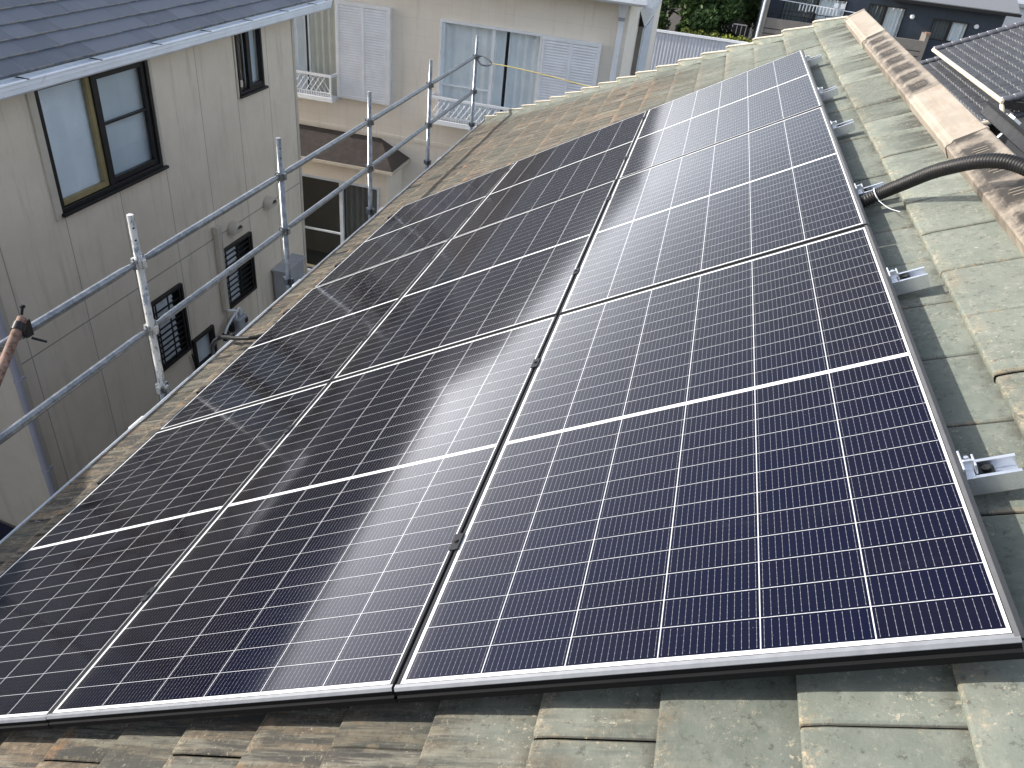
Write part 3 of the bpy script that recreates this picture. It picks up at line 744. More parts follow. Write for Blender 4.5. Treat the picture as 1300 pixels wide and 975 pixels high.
# (siding material works in house coordinates: y from 4.4, z from -8)
MT['siding'].node_tree  # kept
holes = [(5.49, 7.16, -2.56, -1.33), (9.07, 9.70, -2.11, -1.27), (6.50, 7.13, -5.16, -4.18), (8.15, 8.92, -5.05, -4.13), (7.23, 7.70, -5.60, -5.12)]
mb = MB(); wall(mb, WP, 4.4, 10.68, -8.0, -1.16, holes, .11)
mb.quad((-6.8, 4.4, -8), (-6.8, 4.4, -1.16), (-11.6, 4.4, -1.16), (-11.6, 4.4, -8)); mb.quad((-6.8, 10.68, -8), (-11.6, 10.68, -8), (-11.6, 10.68, -1.16), (-6.8, 10.68, -1.16))
mb.quad((-11.6, 4.4, -8), (-11.6, 4.4, -1.16), (-11.6, 10.68, -1.16), (-11.6, 10.68, -8))
for y in (4.4, 10.68): mb.quad((-6.8, y, -1.16), (-9.1, y, .05), (-11.6, y, -1.16))
mb.build('wall', MT['siding'], nh)
mb = MB(); mb.box(-6.806, -6.785, 4.388, 4.47, -8, -1.2); mb.build('corner_trim', MT['trimwall'], nh)
mb = MB(); mb.box(-6.806, -6.788, 10.62, 10.69, -8, -1.2); mb.build('corner_trim', MT['trimwall'], nh)
# slate roof, pitch 26 deg
pa = R(26); SL = Matrix.Translation((-6.47, 0, -1.062)) @ Matrix.Rotation(pa, 4, 'Y')   # local -x runs up the slope
mb = MB(); rs_ = random.Random(5); e_ = .196
def slate(k, va, vb, flip=False):
    u0 = -k*e_; pts = []; uvs = []
    jj = rs_.uniform(-.004, .004); dn = rs_.uniform(-.001, .001)
    for du, n_, fx in ((0, -.014, 0), (0, .009, 0), (-.006, .0102, .006), (-.22, -.004, .22)):
        for v_, fy in ((va+.002, 0), (vb-.002, .9)):
            p = SL @ Vector((u0+du+jj*(fx < .1), v_, n_+dn+.004)); pts.append(p); uvs.append((fx, fy))
    mb.add(pts, [(0, 1, 3, 2), (2, 3, 5, 4), (4, 5, 7, 6)], False, uvs, rs_.random())
for k in range(15):
    y = 3.95-(.3 if k % 2 else .0)
    while y < 11.15:
        wd = rs_.choice((.26, .34, .45)); slate(k, max(y, 3.95), min(y+wd, 11.15)); y += wd
mb.quad(SL @ Vector((.0, 3.95, -.012)), SL @ Vector((-2.9, 3.95, -.012)), SL @ Vector((-2.9, 11.15, -.012)), SL @ Vector((0, 11.15, -.012)), tint=.3)
top = SL @ Vector((-2.9, 0, 0))
mb.quad((top.x, 3.95, top.z), (top.x, 11.15, top.z), (2*top.x+6.47, 11.15, -1.07), (2*top.x+6.47, 3.95, -1.07), tint=.5)
nr = mb.build('roof', MT['slate'], nh)
mb = MB(); mb.box(top.x-.10, top.x+.10, 3.93, 11.17, top.z-.005, top.z+.035); mb.build('ridge_cover', MT['slate'], nr, .01)
mb = MB(); mb.box(-6.80, -6.505, 3.95, 11.15, -1.235, -1.222); mb.box(-6.515, -6.50, 3.95, 11.15, -1.222, -1.085); mb.build('soffit', MT['gutter'], nh)
mb = MB(); gx = -6.488
Pg = lambda a, b, c: Vector((gx+a, c, -1.105+b))
poly = [(0, 0), (0, -.085), (.02, -.105), (.085, -.105), (.105, -.085), (.110, -.040), (.116, -.036), (.116, -.004), (.128, .004), (.128, .018), (.104, .018), (.104, .004), (.106, -.03), (.098, -.078), (.082, -.098), (.022, -.098), (.008, -.083), (.008, 0)]
mb.prism(poly, Pg, 3.93, 11.17); ng = mb.build('gutter', MT['gutter'], nh)
for y in (5.0, 5.95, 6.9, 7.85, 8.8, 9.75, 10.6):
    mb = MB(); mb.box(gx+.0, gx+.132, y-.012, y+.012, -1.089, -1.084); mb.box(gx+.112, gx+.124, y-.010, y+.010, -1.10, -1.084); mb.build('gutter_bracket', MT['blackmetal'], ng)
# big upper window
def sash(parent, P, a0, a1, b0, b1, fw, mat, c0=-.055, c1=.018):
    f = MB(); frame_rect(f, P, a0, a1, b0, b1, fw, c0, c1); return f.build('window', mat, parent, .003)
wn = sash(nh, WP, 5.47, 7.18, -2.58, -1.31, .045, MT['blackmetal'])
mb = MB(); mb.box(6.25, 6.335, -2.53, -1.36, -.035, .010, WP); mb.box(7.075, 7.13, -2.53, -1.36, -.05, -.004, WP); mb.box(6.336, 7.074, -2.53, -2.47, -.05, -.006, WP); mb.box(6.336, 7.074, -1.41, -1.36, -.05, -.006, WP); mb.box(6.336, 7.074, -1.893, -1.868, -.05, -.010, WP); mb.build('sash', MT['blackmetal'], wn, .002)
mb = MB(); mb.box(5.515, 5.545, -2.53, -1.36, -.06, -.012, WP); mb.box(6.19, 6.249, -2.53, -1.36, -.06, -.012, WP); mb.box(5.545, 6.19, -2.53, -2.475, -.06, -.012, WP); mb.build('inner_sash', MT['ochre'], wn, .002)
mb = MB(); mb.add([WP(5.54, -2.48, -.045), WP(6.2, -2.48, -.045), WP(6.2, -1.36, -.045), WP(5.54, -1.36, -.045)], [(0, 1, 2, 3)]); mb.build('left_pane', MT['glass'], wn)
mb = MB(); mb.add([WP(6.33, -2.48, -.03), WP(7.08, -2.48, -.03), WP(7.08, -1.38, -.03), WP(6.33, -1.38, -.03)], [(0, 1, 2, 3)]); mb.build('right_pane', MT['glass'], wn)
curtain_mesh(WP, 5.5, 6.24, -2.52, -1.33, -.075, .006, .3, 3).build('pale_blind', MT['blind_light'], wn)
mb = MB(); mb.add([WP(6.25, -2.55, -.085), WP(7.16, -2.55, -.085), WP(7.16, -1.33, -.085), WP(6.25, -1.33, -.085)], [(0, 1, 2, 3)]); mb.build('frosted_blind', MT['blind'], wn)
mb = MB(); mb.box(5.44, 7.23, -2.612, -2.578, .0185, .060, WP); mb.box(5.46, 7.2, -2.60, -2.581, .002, .018, WP); mb.build('sill', MT['blackmetal'], wn, .003)
mb = MB(); mb.box(5.37, 5.46, -2.63, -1.29, .002, .022, WP); mb.build('window_trim', MT['trimwall'], wn)
mb = MB(); mb.box(7.19, 7.235, -2.575, -1.29, .002, .018, WP); mb.build('window_trim', MT['trimwall'], wn)
# narrow upper window
wn = sash(nh, WP, 9.05, 9.72, -2.13, -1.25, .04, MT['blackmetal'])
mb = MB(); mb.box(9.31, 9.40, -2.09, -1.29, -.04, .012, WP); mb.box(9.40, 9.68, -2.09, -2.05, -.04, .006, WP); mb.build('sash', MT['blackmetal'], wn, .002)
mb = MB(); mb.add([WP(9.08, -2.1, -.04), WP(9.69, -2.1, -.04), WP(9.69, -1.28, -.04), WP(9.08, -1.28, -.04)], [(0, 1, 2, 3)]); mb.build('pane', MT['glass'], wn)
mb = MB(); mb.add([WP(9.36, -2.12, -.09), WP(9.72, -2.12, -.09), WP(9.72, -1.25, -.09), WP(9.36, -1.25, -.09)], [(0, 1, 2, 3)]); mb.build('frosted_blind', MT['blind'], wn)
mb = MB(); mb.box(9.02, 9.76, -2.165, -2.131, .002, .05, WP); mb.build('sill', MT['blackmetal'], wn, .003)
mb = MB(); mb.box(8.985, 9.019, -2.16, -1.24, .002, .018, WP); mb.build('window_trim', MT['trimwall'], wn)
mb = MB(); mb.box(9.06, 9.11, -2.02, -1.93, .0185, .03, WP); mb.build('window_latch', MT['trimwall'], wn)
# ground-floor grille windows
def grille(a0, a1, b0, b1, split):
    f = sash(nh, WP, a0-.02, a1+.02, b0-.02, b1+.02, .04, MT['blackmetal'], -.05, .05)
    mb = MB(); n = int((b1-b0-.06)/.085)
    for i in range(n):
        z = b0+.05+i*.085; mb.box(a0+.02, a1-.02, z, z+.018, .020, .034, WP)
    for a in (a0+.06, (a0+a1)/2, a1-.06): mb.box(a-.010, a+.010, b0+.02, b1-.02, .034, .046, WP)
    mb.build('grille', MT['blackmetal'], f)
    mb = MB(); k = (b1-b0-.06)/11
    for i in range(11):
        z = b0+.03+i*k; mb.add([WP(a0+.02, z, -.005), WP(split, z, -.005), WP(split, z+k*.98, -.04), WP(a0+.02, z+k*.98, -.04)], [(0, 1, 2, 3)])
    mb.build('louvre_panes', MT['blind'], f)
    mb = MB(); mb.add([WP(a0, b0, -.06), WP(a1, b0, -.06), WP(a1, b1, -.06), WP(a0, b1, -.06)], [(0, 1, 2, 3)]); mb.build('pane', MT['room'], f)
grille(6.50, 7.13, -5.16, -4.18, 6.98); grille(8.15, 8.92, -5.05, -4.13, 8.55)
f = sash(nh, WP, 7.21, 7.72, -5.62, -5.10, .05, MT['blackmetal'], -.05, .04)
mb = MB(); mb.add([WP(7.23, -5.6, -.04), WP(7.7, -5.6, -.04), WP(7.7, -5.12, -.04), WP(7.23, -5.12, -.04)], [(0, 1, 2, 3)]); mb.build('pane', MT['blind'], f)
# vent hoods (parts of the house wall)
def vent(y, z, r=.115):
    mb = MB(); pts = []; n = 14
    for j in range(5):
        b = j/4*math.pi/2
        for i in range(n+1):
            a = math.pi*i/n
            pts.append(WP(y+r*math.cos(a)*math.cos(b*.55), z+(r*math.sin(a))*math.cos(b*.55)-.0, .005+.13*math.sin(b)))
    mb.add(pts, [(j*(n+1)+i, j*(n+1)+i+1, (j+1)*(n+1)+i+1, (j+1)*(n+1)+i) for j in range(4) for i in range(n)], True)
    mb.add([WP(y+r*math.cos(math.pi*i/n), z+r*math.sin(math.pi*i/n), .004) for i in range(n+1)]+[WP(y-r, z-.05, .004), WP(y+r, z-.05, .004)], [tuple(range(n+3))])
    mb.prism([(y-r, z-.05), (y+r, z-.05), (y+r, z), (y-r, z)], WP, .004, .11)
    mb.build('vent_hood', MT['trimwall'], nh)
vent(8.50, -3.90); vent(9.52, -3.86)
# covered pipe run and gas meter
mb = MB(); mb.box(8.03, 8.115, -5.02, -3.80, .002, .07, WP); mb.box(8.015, 8.13, -3.80, -3.70, .002, .085, WP); mb.tube([WP(8.13, -3.78, .08), WP(8.15, -4.2, .05), WP(8.135, -4.9, .04)], .008, 6); mb.build('pipe_cover', MT['trimwall'], nh, .006)
gm = empty('gas_meter', (-6.65, 8.2, -5.5)); tag(gm, 'grey-green gas meter with white pipe fittings on the cream wall', 'meter')
mb = MB(); mb.box(8.12, 8.36, -5.48, -5.20, .04, .20, WP); mb.build('meter_body', MT['grey'], gm, .02)
mb = MB(); mb.box(8.27, 8.345, -5.32, -5.25, .201, .21, WP); mb.build('dial', MT['black'], gm, .002)
mb = MB(); mb.tube(smooth([WP(8.17, -5.2, .12), WP(8.17, -5.08, .12), WP(8.10, -5.04, .10), WP(8.07, -5.03, .03)]), .018, 8); mb.tube(smooth([WP(8.30, -5.2, .12), WP(8.30, -5.11, .12), WP(8.22, -5.09, .12), WP(7.95, -5.25, .10), WP(7.86, -5.40, .10), WP(7.86, -5.8, .08)]), .018, 8)
mb.build('pipe', MT['white'], gm)
mb = MB(); mb.tube([WP(7.86, -5.42, .1), WP(7.86, -5.32, .1)], .04, 8); mb.box(7.80, 7.95, -5.36, -5.33, .08, .12, WP); mb.tube([WP(8.02, -5.34, .12), WP(8.02, -5.22, .12)], .05, 8); mb.build('valve', MT['black'], gm)
mb = MB(); mb.tube([WP(7.14, -5.28, .03), WP(7.20, -5.62, .03)], .012, 8); hk = mb.build('hose_hook', MT['blackmetal'], nh)
ub = empty('utility_box', (-6.7, 9.85, -6.2)); tag(ub, 'grey-blue metal utility box on the cream wall near its far corner', 'box')
mb = MB(); mb.box(9.50, 10.15, -6.1, -5.02, .02, .24, WP); mb.build('cabinet', MT['grey'], ub, .01)
mb = MB(); mb.box(9.47, 10.18, -5.02, -4.985, .01, .27, WP); mb.build('lid', MT['grey'], ub, .006)
# downpipe at the near corner of the cream house
mb = MB(); mb.tube([(-6.70, 4.30, z) for z in (-8, -1.3)], .036, 14)
dp = mb.build('downpipe', MT['pipe'], nh)
for z in (-2.6, -3.95, -5.15):
    mb = MB(); mb.tube([(-6.70, 4.30, z-.02), (-6.70, 4.30, z+.02)], .041, 14); mb.box(-6.71, -6.69, 4.33, 4.395, z-.012, z+.012); mb.build('pipe_bracket', MT['pipe'], dp)
# dark canopy roof down in the gap
cn = empty('lean_to_canopy', (-7.3, 3.4, -8)); tag(cn, 'dark navy curved canopy roof low in the gap at the left edge', 'canopy')
mb = MB(); pts = []; n = 12
for i in range(n+1):
    a = i/n; x = -9.0+a*2.3; z = -6.18-.42*a*a
    pts += [(x, 2.2, z), (x, 4.36, z)]
mb.add(pts, [(2*i, 2*i+2, 2*i+3, 2*i+1) for i in range(n)], True)
mb.add([(p[0], p[1], p[2]-.05) for p in pts], [(2*i, 2*i+1, 2*i+3, 2*i+2) for i in range(n)], True); mb.build('canopy_sheet', MT['teal'], cn)
for x in (-8.9, -6.75):
    for y in (2.3, 4.28):
        mb = MB(); mb.box(x-.03, x+.03, y-.03, y+.03, -8, -6.2-.42*((x+9)/2.3)**2-.05); mb.build('post', MT['blackmetal'], cn)

# ================================================================ UNSEEN GABLED HOUSE added beside the camera so its roof shades the near eave
gh = empty('shade_casting_house', (-9, -4, -8)); tag(gh, 'unseen plain cream gabled house added left of the camera to shade the near eave', 'house')
mb = MB(); mb.box(-16, -8.0, -8.6, .9, -8, .0); mb.box(-16, -7.9, .91, 4.25, -8, -1.6); mb.box(-15.9, -10, .93, 4.23, -1.599, .6); mb.add([(-8.0, .9, .0), (-8.0, -3.85, 3.1), (-8.0, -8.6, .0)], [(0, 1, 2)]); mb.build('wall', MT['plasterw'], gh)  # side wing and rear block added out of view to block sun and sky
mb = MB()
for s in (1, -1):
    y0 = -3.85; ye = y0+s*5.35; mb.add([(-16.3, y0, 3.28), (-7.75, y0, 3.28), (-7.75, ye, -.21), (-16.3, ye, -.21), (-16.3, y0, 3.16), (-7.75, y0, 3.16), (-7.75, ye, -.33), (-16.3, ye, -.33)], [(0, 1, 2, 3), (4, 7, 6, 5), (1, 5, 6, 2), (2, 6, 7, 3)], tint=.4)
mb.build('roof', MT['slate'], gh)

# ================================================================ FAR PALE HOUSE
fh = empty('pale_house', (-5.5, 14.3, -8)); tag(fh, 'far pale house with white louvred shutters, lattice balconies and a ground-floor bay', 'house')
FP = Plane((0, 14.3, 0), (1, 0, 0), (0, 0, 1), (0, -1, 0))
fholes = [(-9.9, -7.78, -3.42, -1.50), (-5.60, -3.68, -3.45, -1.68)]
mb = MB(); wall(mb, FP, -16, -2.12, -8.0, -.85, fholes, .12)
mb.quad((-2.12, 14.3, -8), (-2.12, 22.5, -8), (-2.12, 22.5, -.85), (-2.12, 14.3, -.85)); mb.quad((-16, 14.3, -8), (-16, 14.3, -.85), (-16, 22.5, -.85), (-16, 22.5, -8))
mb.build('wall', MT['facade'], fh)
mb = MB(); mb.box(-16.5, -1.75, 13.75, 23, -.86, -.83)
mb.build('soffit', MT['trimwall'], fh)
mb = MB(); zr = 1.42
q = [(-16.6, 13.65, -.72), (-1.65, 13.65, -.72), (-1.65, 23.1, -.72), (-16.6, 23.1, -.72), (-12, 18.4, zr), (-5.6, 18.4, zr)]
mb.add(q, [(0, 1, 5, 4), (1, 2, 5), (2, 3, 4, 5), (3, 0, 4)], tint=.5); mb.build('roof', MT['slate'], fh)
mb = MB(); mb.box(-16.55, -1.70, 13.70, 13.74, -.90, -.735); mb.box(-1.72, -1.69, 13.74, 23, -.90, -.735); mb.build('fascia', MT['white'], fh)
mb = MB(); Pq = lambda a, b, c: Vector((c, 13.70-a, -.78+b)); mb.prism([(0.002, 0), (.002, -.07), (.03, -.1), (.08, -.1), (.11, -.07), (.11, 0), (.1, 0), (.1, -.06), (.012, -.06), (.012, 0)], Pq, -16.5, -1.8); mb.build('gutter', MT['gutter'], fh)
# downpipe with hopper
mb = MB(); mb.box(-2.29, -2.19, 14.19, 14.26, -8, -1.22); dp = mb.build('downpipe', MT['gutter'], fh, .01)
mb = MB(); mb.add([(-2.34, 14.10, -.90), (-2.14, 14.10, -.90), (-2.14, 14.28, -.90), (-2.34, 14.28, -.90), (-2.29, 14.18, -1.17), (-2.19, 14.18, -1.17), (-2.19, 14.27, -1.17), (-2.29, 14.27, -1.17)], [(0, 1, 5, 4), (1, 2, 6, 5), (2, 3, 7, 6), (3, 0, 4, 7), (0, 3, 2, 1), (4, 5, 6, 7)]); mb.build('rain_hopper', MT['gutter'], dp)
mb = MB(); mb.box(-2.295, -2.185, 14.17, 14.27, -1.225, -1.175); mb.build('pipe_bracket', MT['grey'], dp)
# windows
def fwindow(a0, a1, b0, b1, split, cur, seed):
    f = MB(); frame_rect(f, FP, a0-.04, a1+.04, b0-.03, b1+.04, .045, -.06, .05); w_ = f.build('window', MT['white'], fh, .004)
    mb = MB(); mb.box(split-.03, split+.03, b0, b1, -.06, .02, FP); mb.box(a0, split-.03, b0+.62, b0+.65, -.05, -.02, FP); mb.box(a0, a0+.05, b0, b1, -.06, .0, FP); mb.box(split+.29, split+.318, b0, b1, -.09, -.062, FP); mb.build('sash', MT['white'], w_)
    mb = MB(); mb.add([FP(a0, b0, -.055), FP(a1, b0, -.055), FP(a1, b1, -.055), FP(a0, b1, -.055)], [(0, 1, 2, 3)]); mb.build('pane', MT['glass'], w_)
    curtain_mesh(FP, a0, split+.22, b0, b1, -.12, .022, .20, seed).build('curtain', MT['curtain'], w_)
    curtain_mesh(FP, split+.30, a1, b0, b1, -.12, .025, .15, seed+1).build('curtain', MT[cur], w_)
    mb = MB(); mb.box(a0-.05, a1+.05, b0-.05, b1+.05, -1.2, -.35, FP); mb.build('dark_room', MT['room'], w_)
fwindow(-5.60, -3.68, -3.45, -1.68, -4.58, 'curtain', 11)
fwindow(-9.90, -7.78, -3.42, -1.50, -8.72, 'curtain_warm', 21)
def shutter(a0, a1, b0, b1):
    mb = MB(); mb.box(a0, a1, b0, b1, .003, .10, FP); bx = mb.build('shutter_box', MT['white'], fh, .006)
    mb = MB(); am = (a0+a1)/2
    mb.box(a0-.01, a1+.015, b1-.05, b1+.02, .1, .135, FP); mb.box(a0, a0+.05, b0, b1-.05, .1, .13, FP); mb.box(a1-.06, a1+.01, b0, b1-.05, .1, .135, FP); mb.box(am-.025, am+.025, b0, b1-.05, .1, .13, FP); mb.box(a0+.05, a1-.06, b0, b0+.06, .1, .125, FP)
    mb.build('shutter_frame', MT['white'], bx, .003)
    mb = MB(); n = 34; h = (b1-b0-.11)/n
    for i in range(n):
        z = b0+.06+i*h
        for x0, x1 in ((a0+.05, am-.025), (am+.025, a1-.06)):
            mb.add([FP(x0, z, .134), FP(x1, z, .134), FP(x1, z+h*.72, .108), FP(x0, z+h*.72, .108), FP(x0, z-.001, .106), FP(x1, z-.001, .106)], [(0, 1, 2, 3), (0, 4, 5, 1)])
    mb.build('louvre_slats', MT['white'], bx)
shutter(-7.73, -6.62, -3.37, -1.58); shutter(-3.62, -2.53, -3.42, -1.66)
def balcony(a0, a1, b0, b1, d=.30):
    mb = MB(); r = .016
    mb.box(a0, a1, b0, b0+.05, .12, d, FP); mb.box(a0, a1, b0+.05, b0+.09, d-.05, d, FP); fl = mb.build('balcony', MT['white'], fh, .004)
    mb = MB(); mb.box(a0, a1, b1-.05, b1, d-.045, d, FP); mb.box(a0, a0+.04, b1-.05, b1, .0, d-.045, FP); mb.box(a1-.04, a1, b1-.05, b1, 0, d-.045, FP)
    for a in (a0+.015, a1-.05): mb.box(a, a+.035, b0+.05, b1-.05, d-.04, d-.005, FP)
    mb.box(a0+.05, a1-.05, b0+.16, b0+.185, d-.032, d-.012, FP)
    mb.build('rail', MT['white'], fl, .003)
    lt = MB(); n = int((a1-a0-.1)/.105); z0, z1 = b0+.185, b1-.05
    for i in range(n+1):
        for s in (0, 1):
            x0 = a0+.06+i*.105; x1 = x0+(.21 if s else -.21)
            if not (a0+.04 < x1 < a1-.04): continue
            lt.tube([FP(x0, z0, d-.022+s*.008), FP(x1, z1, d-.022+s*.008)], .0075, 6)
    for i in range(n*2): x = a0+.06+i*.0525; lt.box(x-.008, x+.008, b0+.09, b0+.16, d-.03, d-.014, FP) if x < a1-.06 else None
    lt.build('lattice', MT['white'], fl)
balcony(-10.4, -7.78, -3.46, -2.93); balcony(-5.74, -3.4, -3.53, -2.99)
# string course
mb = MB(); mb.box(-16, -2.13, -4.05, -3.985, .002, .02, FP); mb.build('string_course', MT['facade'], fh)
# bay window
by = 13.45; BP = Plane((0, by, 0), (1, 0, 0), (0, 0, 1), (0, -1, 0))
mb = MB(); wall(mb, BP, -12, -6.36, -8, -4.45, [(-8.45, -6.58, -7.0, -4.87)], .1)
mb.quad((-6.36, by, -8), (-6.36, 14.296, -8), (-6.36, 14.296, -4.45), (-6.36, by, -4.45)); bay = mb.build('bay_wall', MT['facade'], fh)
mb = MB(); mb.add([(-12, by-.16, -4.40), (-6.20, by-.16, -4.40), (-6.20, 14.294, -4.40), (-6.85, 14.294, -4.09), (-12, 14.294, -4.09)], [(0, 1, 3, 4), (1, 2, 3)]); mb.build('bay_roof', MT['brownroof'], bay)
mb = MB(); mb.box(-12, -6.18, by-.18, by-.12, -4.47, -4.41); mb.box(-6.24, -6.18, by-.119, 14.294, -4.47, -4.41); mb.box(-12, -6.245, by-.119, 14.29, -4.455, -4.445); mb.build('bay_eave', MT['trimwall'], bay)
f = MB(); frame_rect(f, BP, -8.5, -6.53, -7.05, -4.83, .05, -.06, .02); f.box(-7.42, -7.34, -7.0, -4.88, -.05, .015, BP); f.box(-8.45, -7.42, -6.05, -6.01, -.05, -.01, BP); bw = f.build('bay_window', MT['greygutter'], bay, .003)
mb = MB(); mb.add([BP(-8.45, -7, -.04), BP(-6.58, -7, -.04), BP(-6.58, -4.88, -.04), BP(-8.45, -4.88, -.04)], [(0, 1, 2, 3)]); mb.build('pane', MT['glass'], bw)
curtain_mesh(BP, -7.36, -6.6, -7, -4.88, -.2, .03, .13, 5).build('curtain', MT['curtain_dark'], bw)
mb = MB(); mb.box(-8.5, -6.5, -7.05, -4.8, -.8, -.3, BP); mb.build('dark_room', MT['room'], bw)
# side annex with its odd sheet-metal gable
mb = MB(); mb.box(-2.115, -2.02, 16.5, 18.5, -8, -1.60); an = mb.build('annex_wall', MT['concrete'], fh)
mb = MB(); mb.box(-2.019, -1.975, 16.46, 18.5, -8, -1.62); mb.build('annex_edge', MT['greygutter'], an)
mb = MB(); mb.add([(-2.11, 16.49, -1.59), (-2.0, 16.49, -1.59), (-2.11, 16.49, -1.36)], [(0, 1, 2)]); mb.build('gable_opening', MT['black'], an)
mb = MB(); mb.add([(-2.13, 16.35, -1.27), (-1.98, 16.35, -1.585), (-1.98, 18.6, -1.585), (-2.13, 18.6, -1.27), (-2.02, 16.35, -1.25), (-1.88, 16.35, -1.30), (-1.88, 18.6, -1.30), (-2.02, 18.6, -1.25)], [(0, 1, 5, 4), (1, 2, 6, 5), (4, 5, 6, 7), (0, 4, 7, 3)]); mb.build('annex_roof', MT['white'], an)

# ================================================================ PALE METAL FENCE
fn = empty('metal_fence', (-3, 40.6, -8)); tag(fn, 'tall pale ribbed sheet fence in front of the trees', 'fence')
mb = MB(); pts = []; n = 0; x = -12.; k = 0
while x < 1.13:
    y = 40.6+(0 if k % 4 in (0, 1) else .018); pts += [(x, y, -8.0), (x, y, -5.12)]; x += .06 if k % 2 == 0 else .02; k += 1
mb.add(pts, [(2*i, 2*i+2, 2*i+3, 2*i+1) for i in range(len(pts)//2-1)]); mb.build('sheet', MT['fence'], fn)
mb = MB(); mb.box(-12, 1.16, 40.53, 40.68, -5.12, -5.02); mb.build('top_rail', MT['white'], fn)
for x in (-9, -6, -3, 0): mb = MB(); mb.box(x-.03, x+.03, 40.66, 40.72, -8, -5.12); mb.build('post', MT['grey'], fn)
mb = MB(); mb.box(1.14, 1.2, 40.55, 40.66, -8, -4.98); mb.build('end_post', MT['blackmetal'], fn)

# ================================================================ TREES AND HEDGE
def tree(x, y, h, cr, seed, mat, label, trunk_h=1.6, nleaf=9000, flat=1.0):
    rt = random.Random(seed); root = empty('tree', (x, y, -8)); tag(root, label, 'tree', 'trees behind the pale fence')
    mb = MB(); mb.tube([(x, y, -8), (x+.05, y, -8+trunk_h*.6), (x-.05, y+.05, -8+trunk_h), (x, y, -8+h*.75)], .15, 10, True, [.17, .13, .11, .03])
    cls = []
    for i in range(26):
        a = rt.uniform(0, 6.28); rr2 = cr*math.sqrt(rt.random()); zz = -8+trunk_h+rt.random()*(h-trunk_h)
        sh = 1-abs((zz+8-trunk_h)/(h-trunk_h)-.4)*.9
        p = Vector((x+math.cos(a)*rr2*sh, y+math.sin(a)*rr2*sh, zz)); cls.append((p, rt.uniform(.45, .95)*cr*.42, rt.random()))
        if i % 2 == 0: mb.tube([(x, y, min(zz-.4, -8+h*.7)), tuple((Vector((x, y, zz-.2))+p)/2), tuple(p)], .03, 6, False, [.06, .035, .012])
    mb.build('trunk', MT['bark'], root)
    lf = MB()
    for i in range(nleaf):
        c, r, tn = cls[rt.randrange(len(cls))]
        d = Vector((rt.gauss(0, 1), rt.gauss(0, 1), rt.gauss(0, .8))).normalized()*r*(rt.random()**.45)
        p = c+d; s = rt.uniform(.08, .17); n_ = Vector((rt.gauss(0, 1), rt.gauss(0, 1), rt.gauss(0, 1)+.8)).normalized()
        ax_ = n_.orthogonal().normalized(); ay_ = n_.cross(ax_)
        lf.add([p-ax_*s, p+ay_*s*.55, p+ax_*s, p-ay_*s*.55], [(0, 1, 2, 3)], tint=min(1, max(0, tn*.7+rt.uniform(0, .3))))
    lf.build('crown', mat, root)
tree(-3.6, 44.0, 6.4, 2.2, 1, MT['leaf'], 'broad green tree standing behind the left part of the pale fence')
tree(-1.2, 44.6, 6.6, 2.0, 2, MT['leafd'], 'darkest tree in the middle behind the pale fence')
tree(-.35, 46.2, 6.6, 1.9, 3, MT['leaf'], 'loose green tree beside the red panels')
tree(-5.4, 47.5, 7.2, 2.4, 4, MT['leafd'], 'dark tree rising behind the far pale house')
tree(-2.4, 48.5, 7.4, 2.2, 6, MT['leafd'], 'tall dark tree in the back row behind the other trees')
hd = empty('hedge', (.2, 42.2, -8)); tag(hd, 'clipped yellow-green hedge behind the right end of the pale fence', 'hedge')
lf = MB(); rt = random.Random(9)
for i in range(6500):
    x = rt.uniform(-2.2, 1.9); z = -8+rt.random()**.6*2.95+.06*math.sin(x*9); y = 42.3+rt.uniform(-.5, .5); p = Vector((x, y, z)); s = rt.uniform(.035, .07)
    n_ = Vector((rt.gauss(0, 1), rt.gauss(0, 1), rt.gauss(0, 1)+.6)).normalized(); a_ = n_.orthogonal().normalized(); b_ = n_.cross(a_)
    lf.add([p-a_*s, p+b_*s*.6, p+a_*s, p-b_*s*.6], [(0, 1, 2, 3)], tint=rt.random()*.5+(.5 if z > -5.5 else 0))
lf.build('foliage', MT['leaf2'], hd)
mb = MB()
for i in range(9): x = -2+i*.47; mb.tube([(x, 42.3, -8), (x+.05, 42.3, -6.9), (x, 42.35, -5.6)], .03, 6, False)
mb.build('stems', MT['bark'], hd)

# ================================================================ RED-FRONTED BUILDING far behind
rb = empty('shop_building', (2, 60, -8)); tag(rb, 'far grey building with a row of faded red panels', 'building')
mb = MB(); mb.box(-6, 9, 60, 68, -8, .5); mb.build('wall', MT['concrete'], rb)
for i in range(7):
    x = -.4+i*.55; mb = MB(); mb.add([(x, 59.4, -5.98), (x+.5, 59.4, -5.98), (x+.5, 59.99, -5.45), (x, 59.99, -5.45), (x, 59.4, -6.03), (x+.5, 59.4, -6.03)], [(0, 1, 2, 3), (0, 4, 5, 1)]); mb.build('red_panel', MT['red'], rb)
mb = MB(); mb.box(-1, 4, 59.9, 59.99, -8, -6.1); mb.build('shop_front', MT['blackmetal'], rb)
mb = MB()
for i in range(14): x = -.6+i*.3; mb.box(x-.02, x+.02, 57.9, 57.94, -7.4, -6.5)
mb.box(-.7, 3.6, 57.89, 57.95, -6.5, -6.44); mb.box(-.7, 3.6, 57.89, 57.95, -7.46, -7.4)
tag(mb.build('handrail', MT['grey']), 'low grey handrail below the red panels', 'railing')

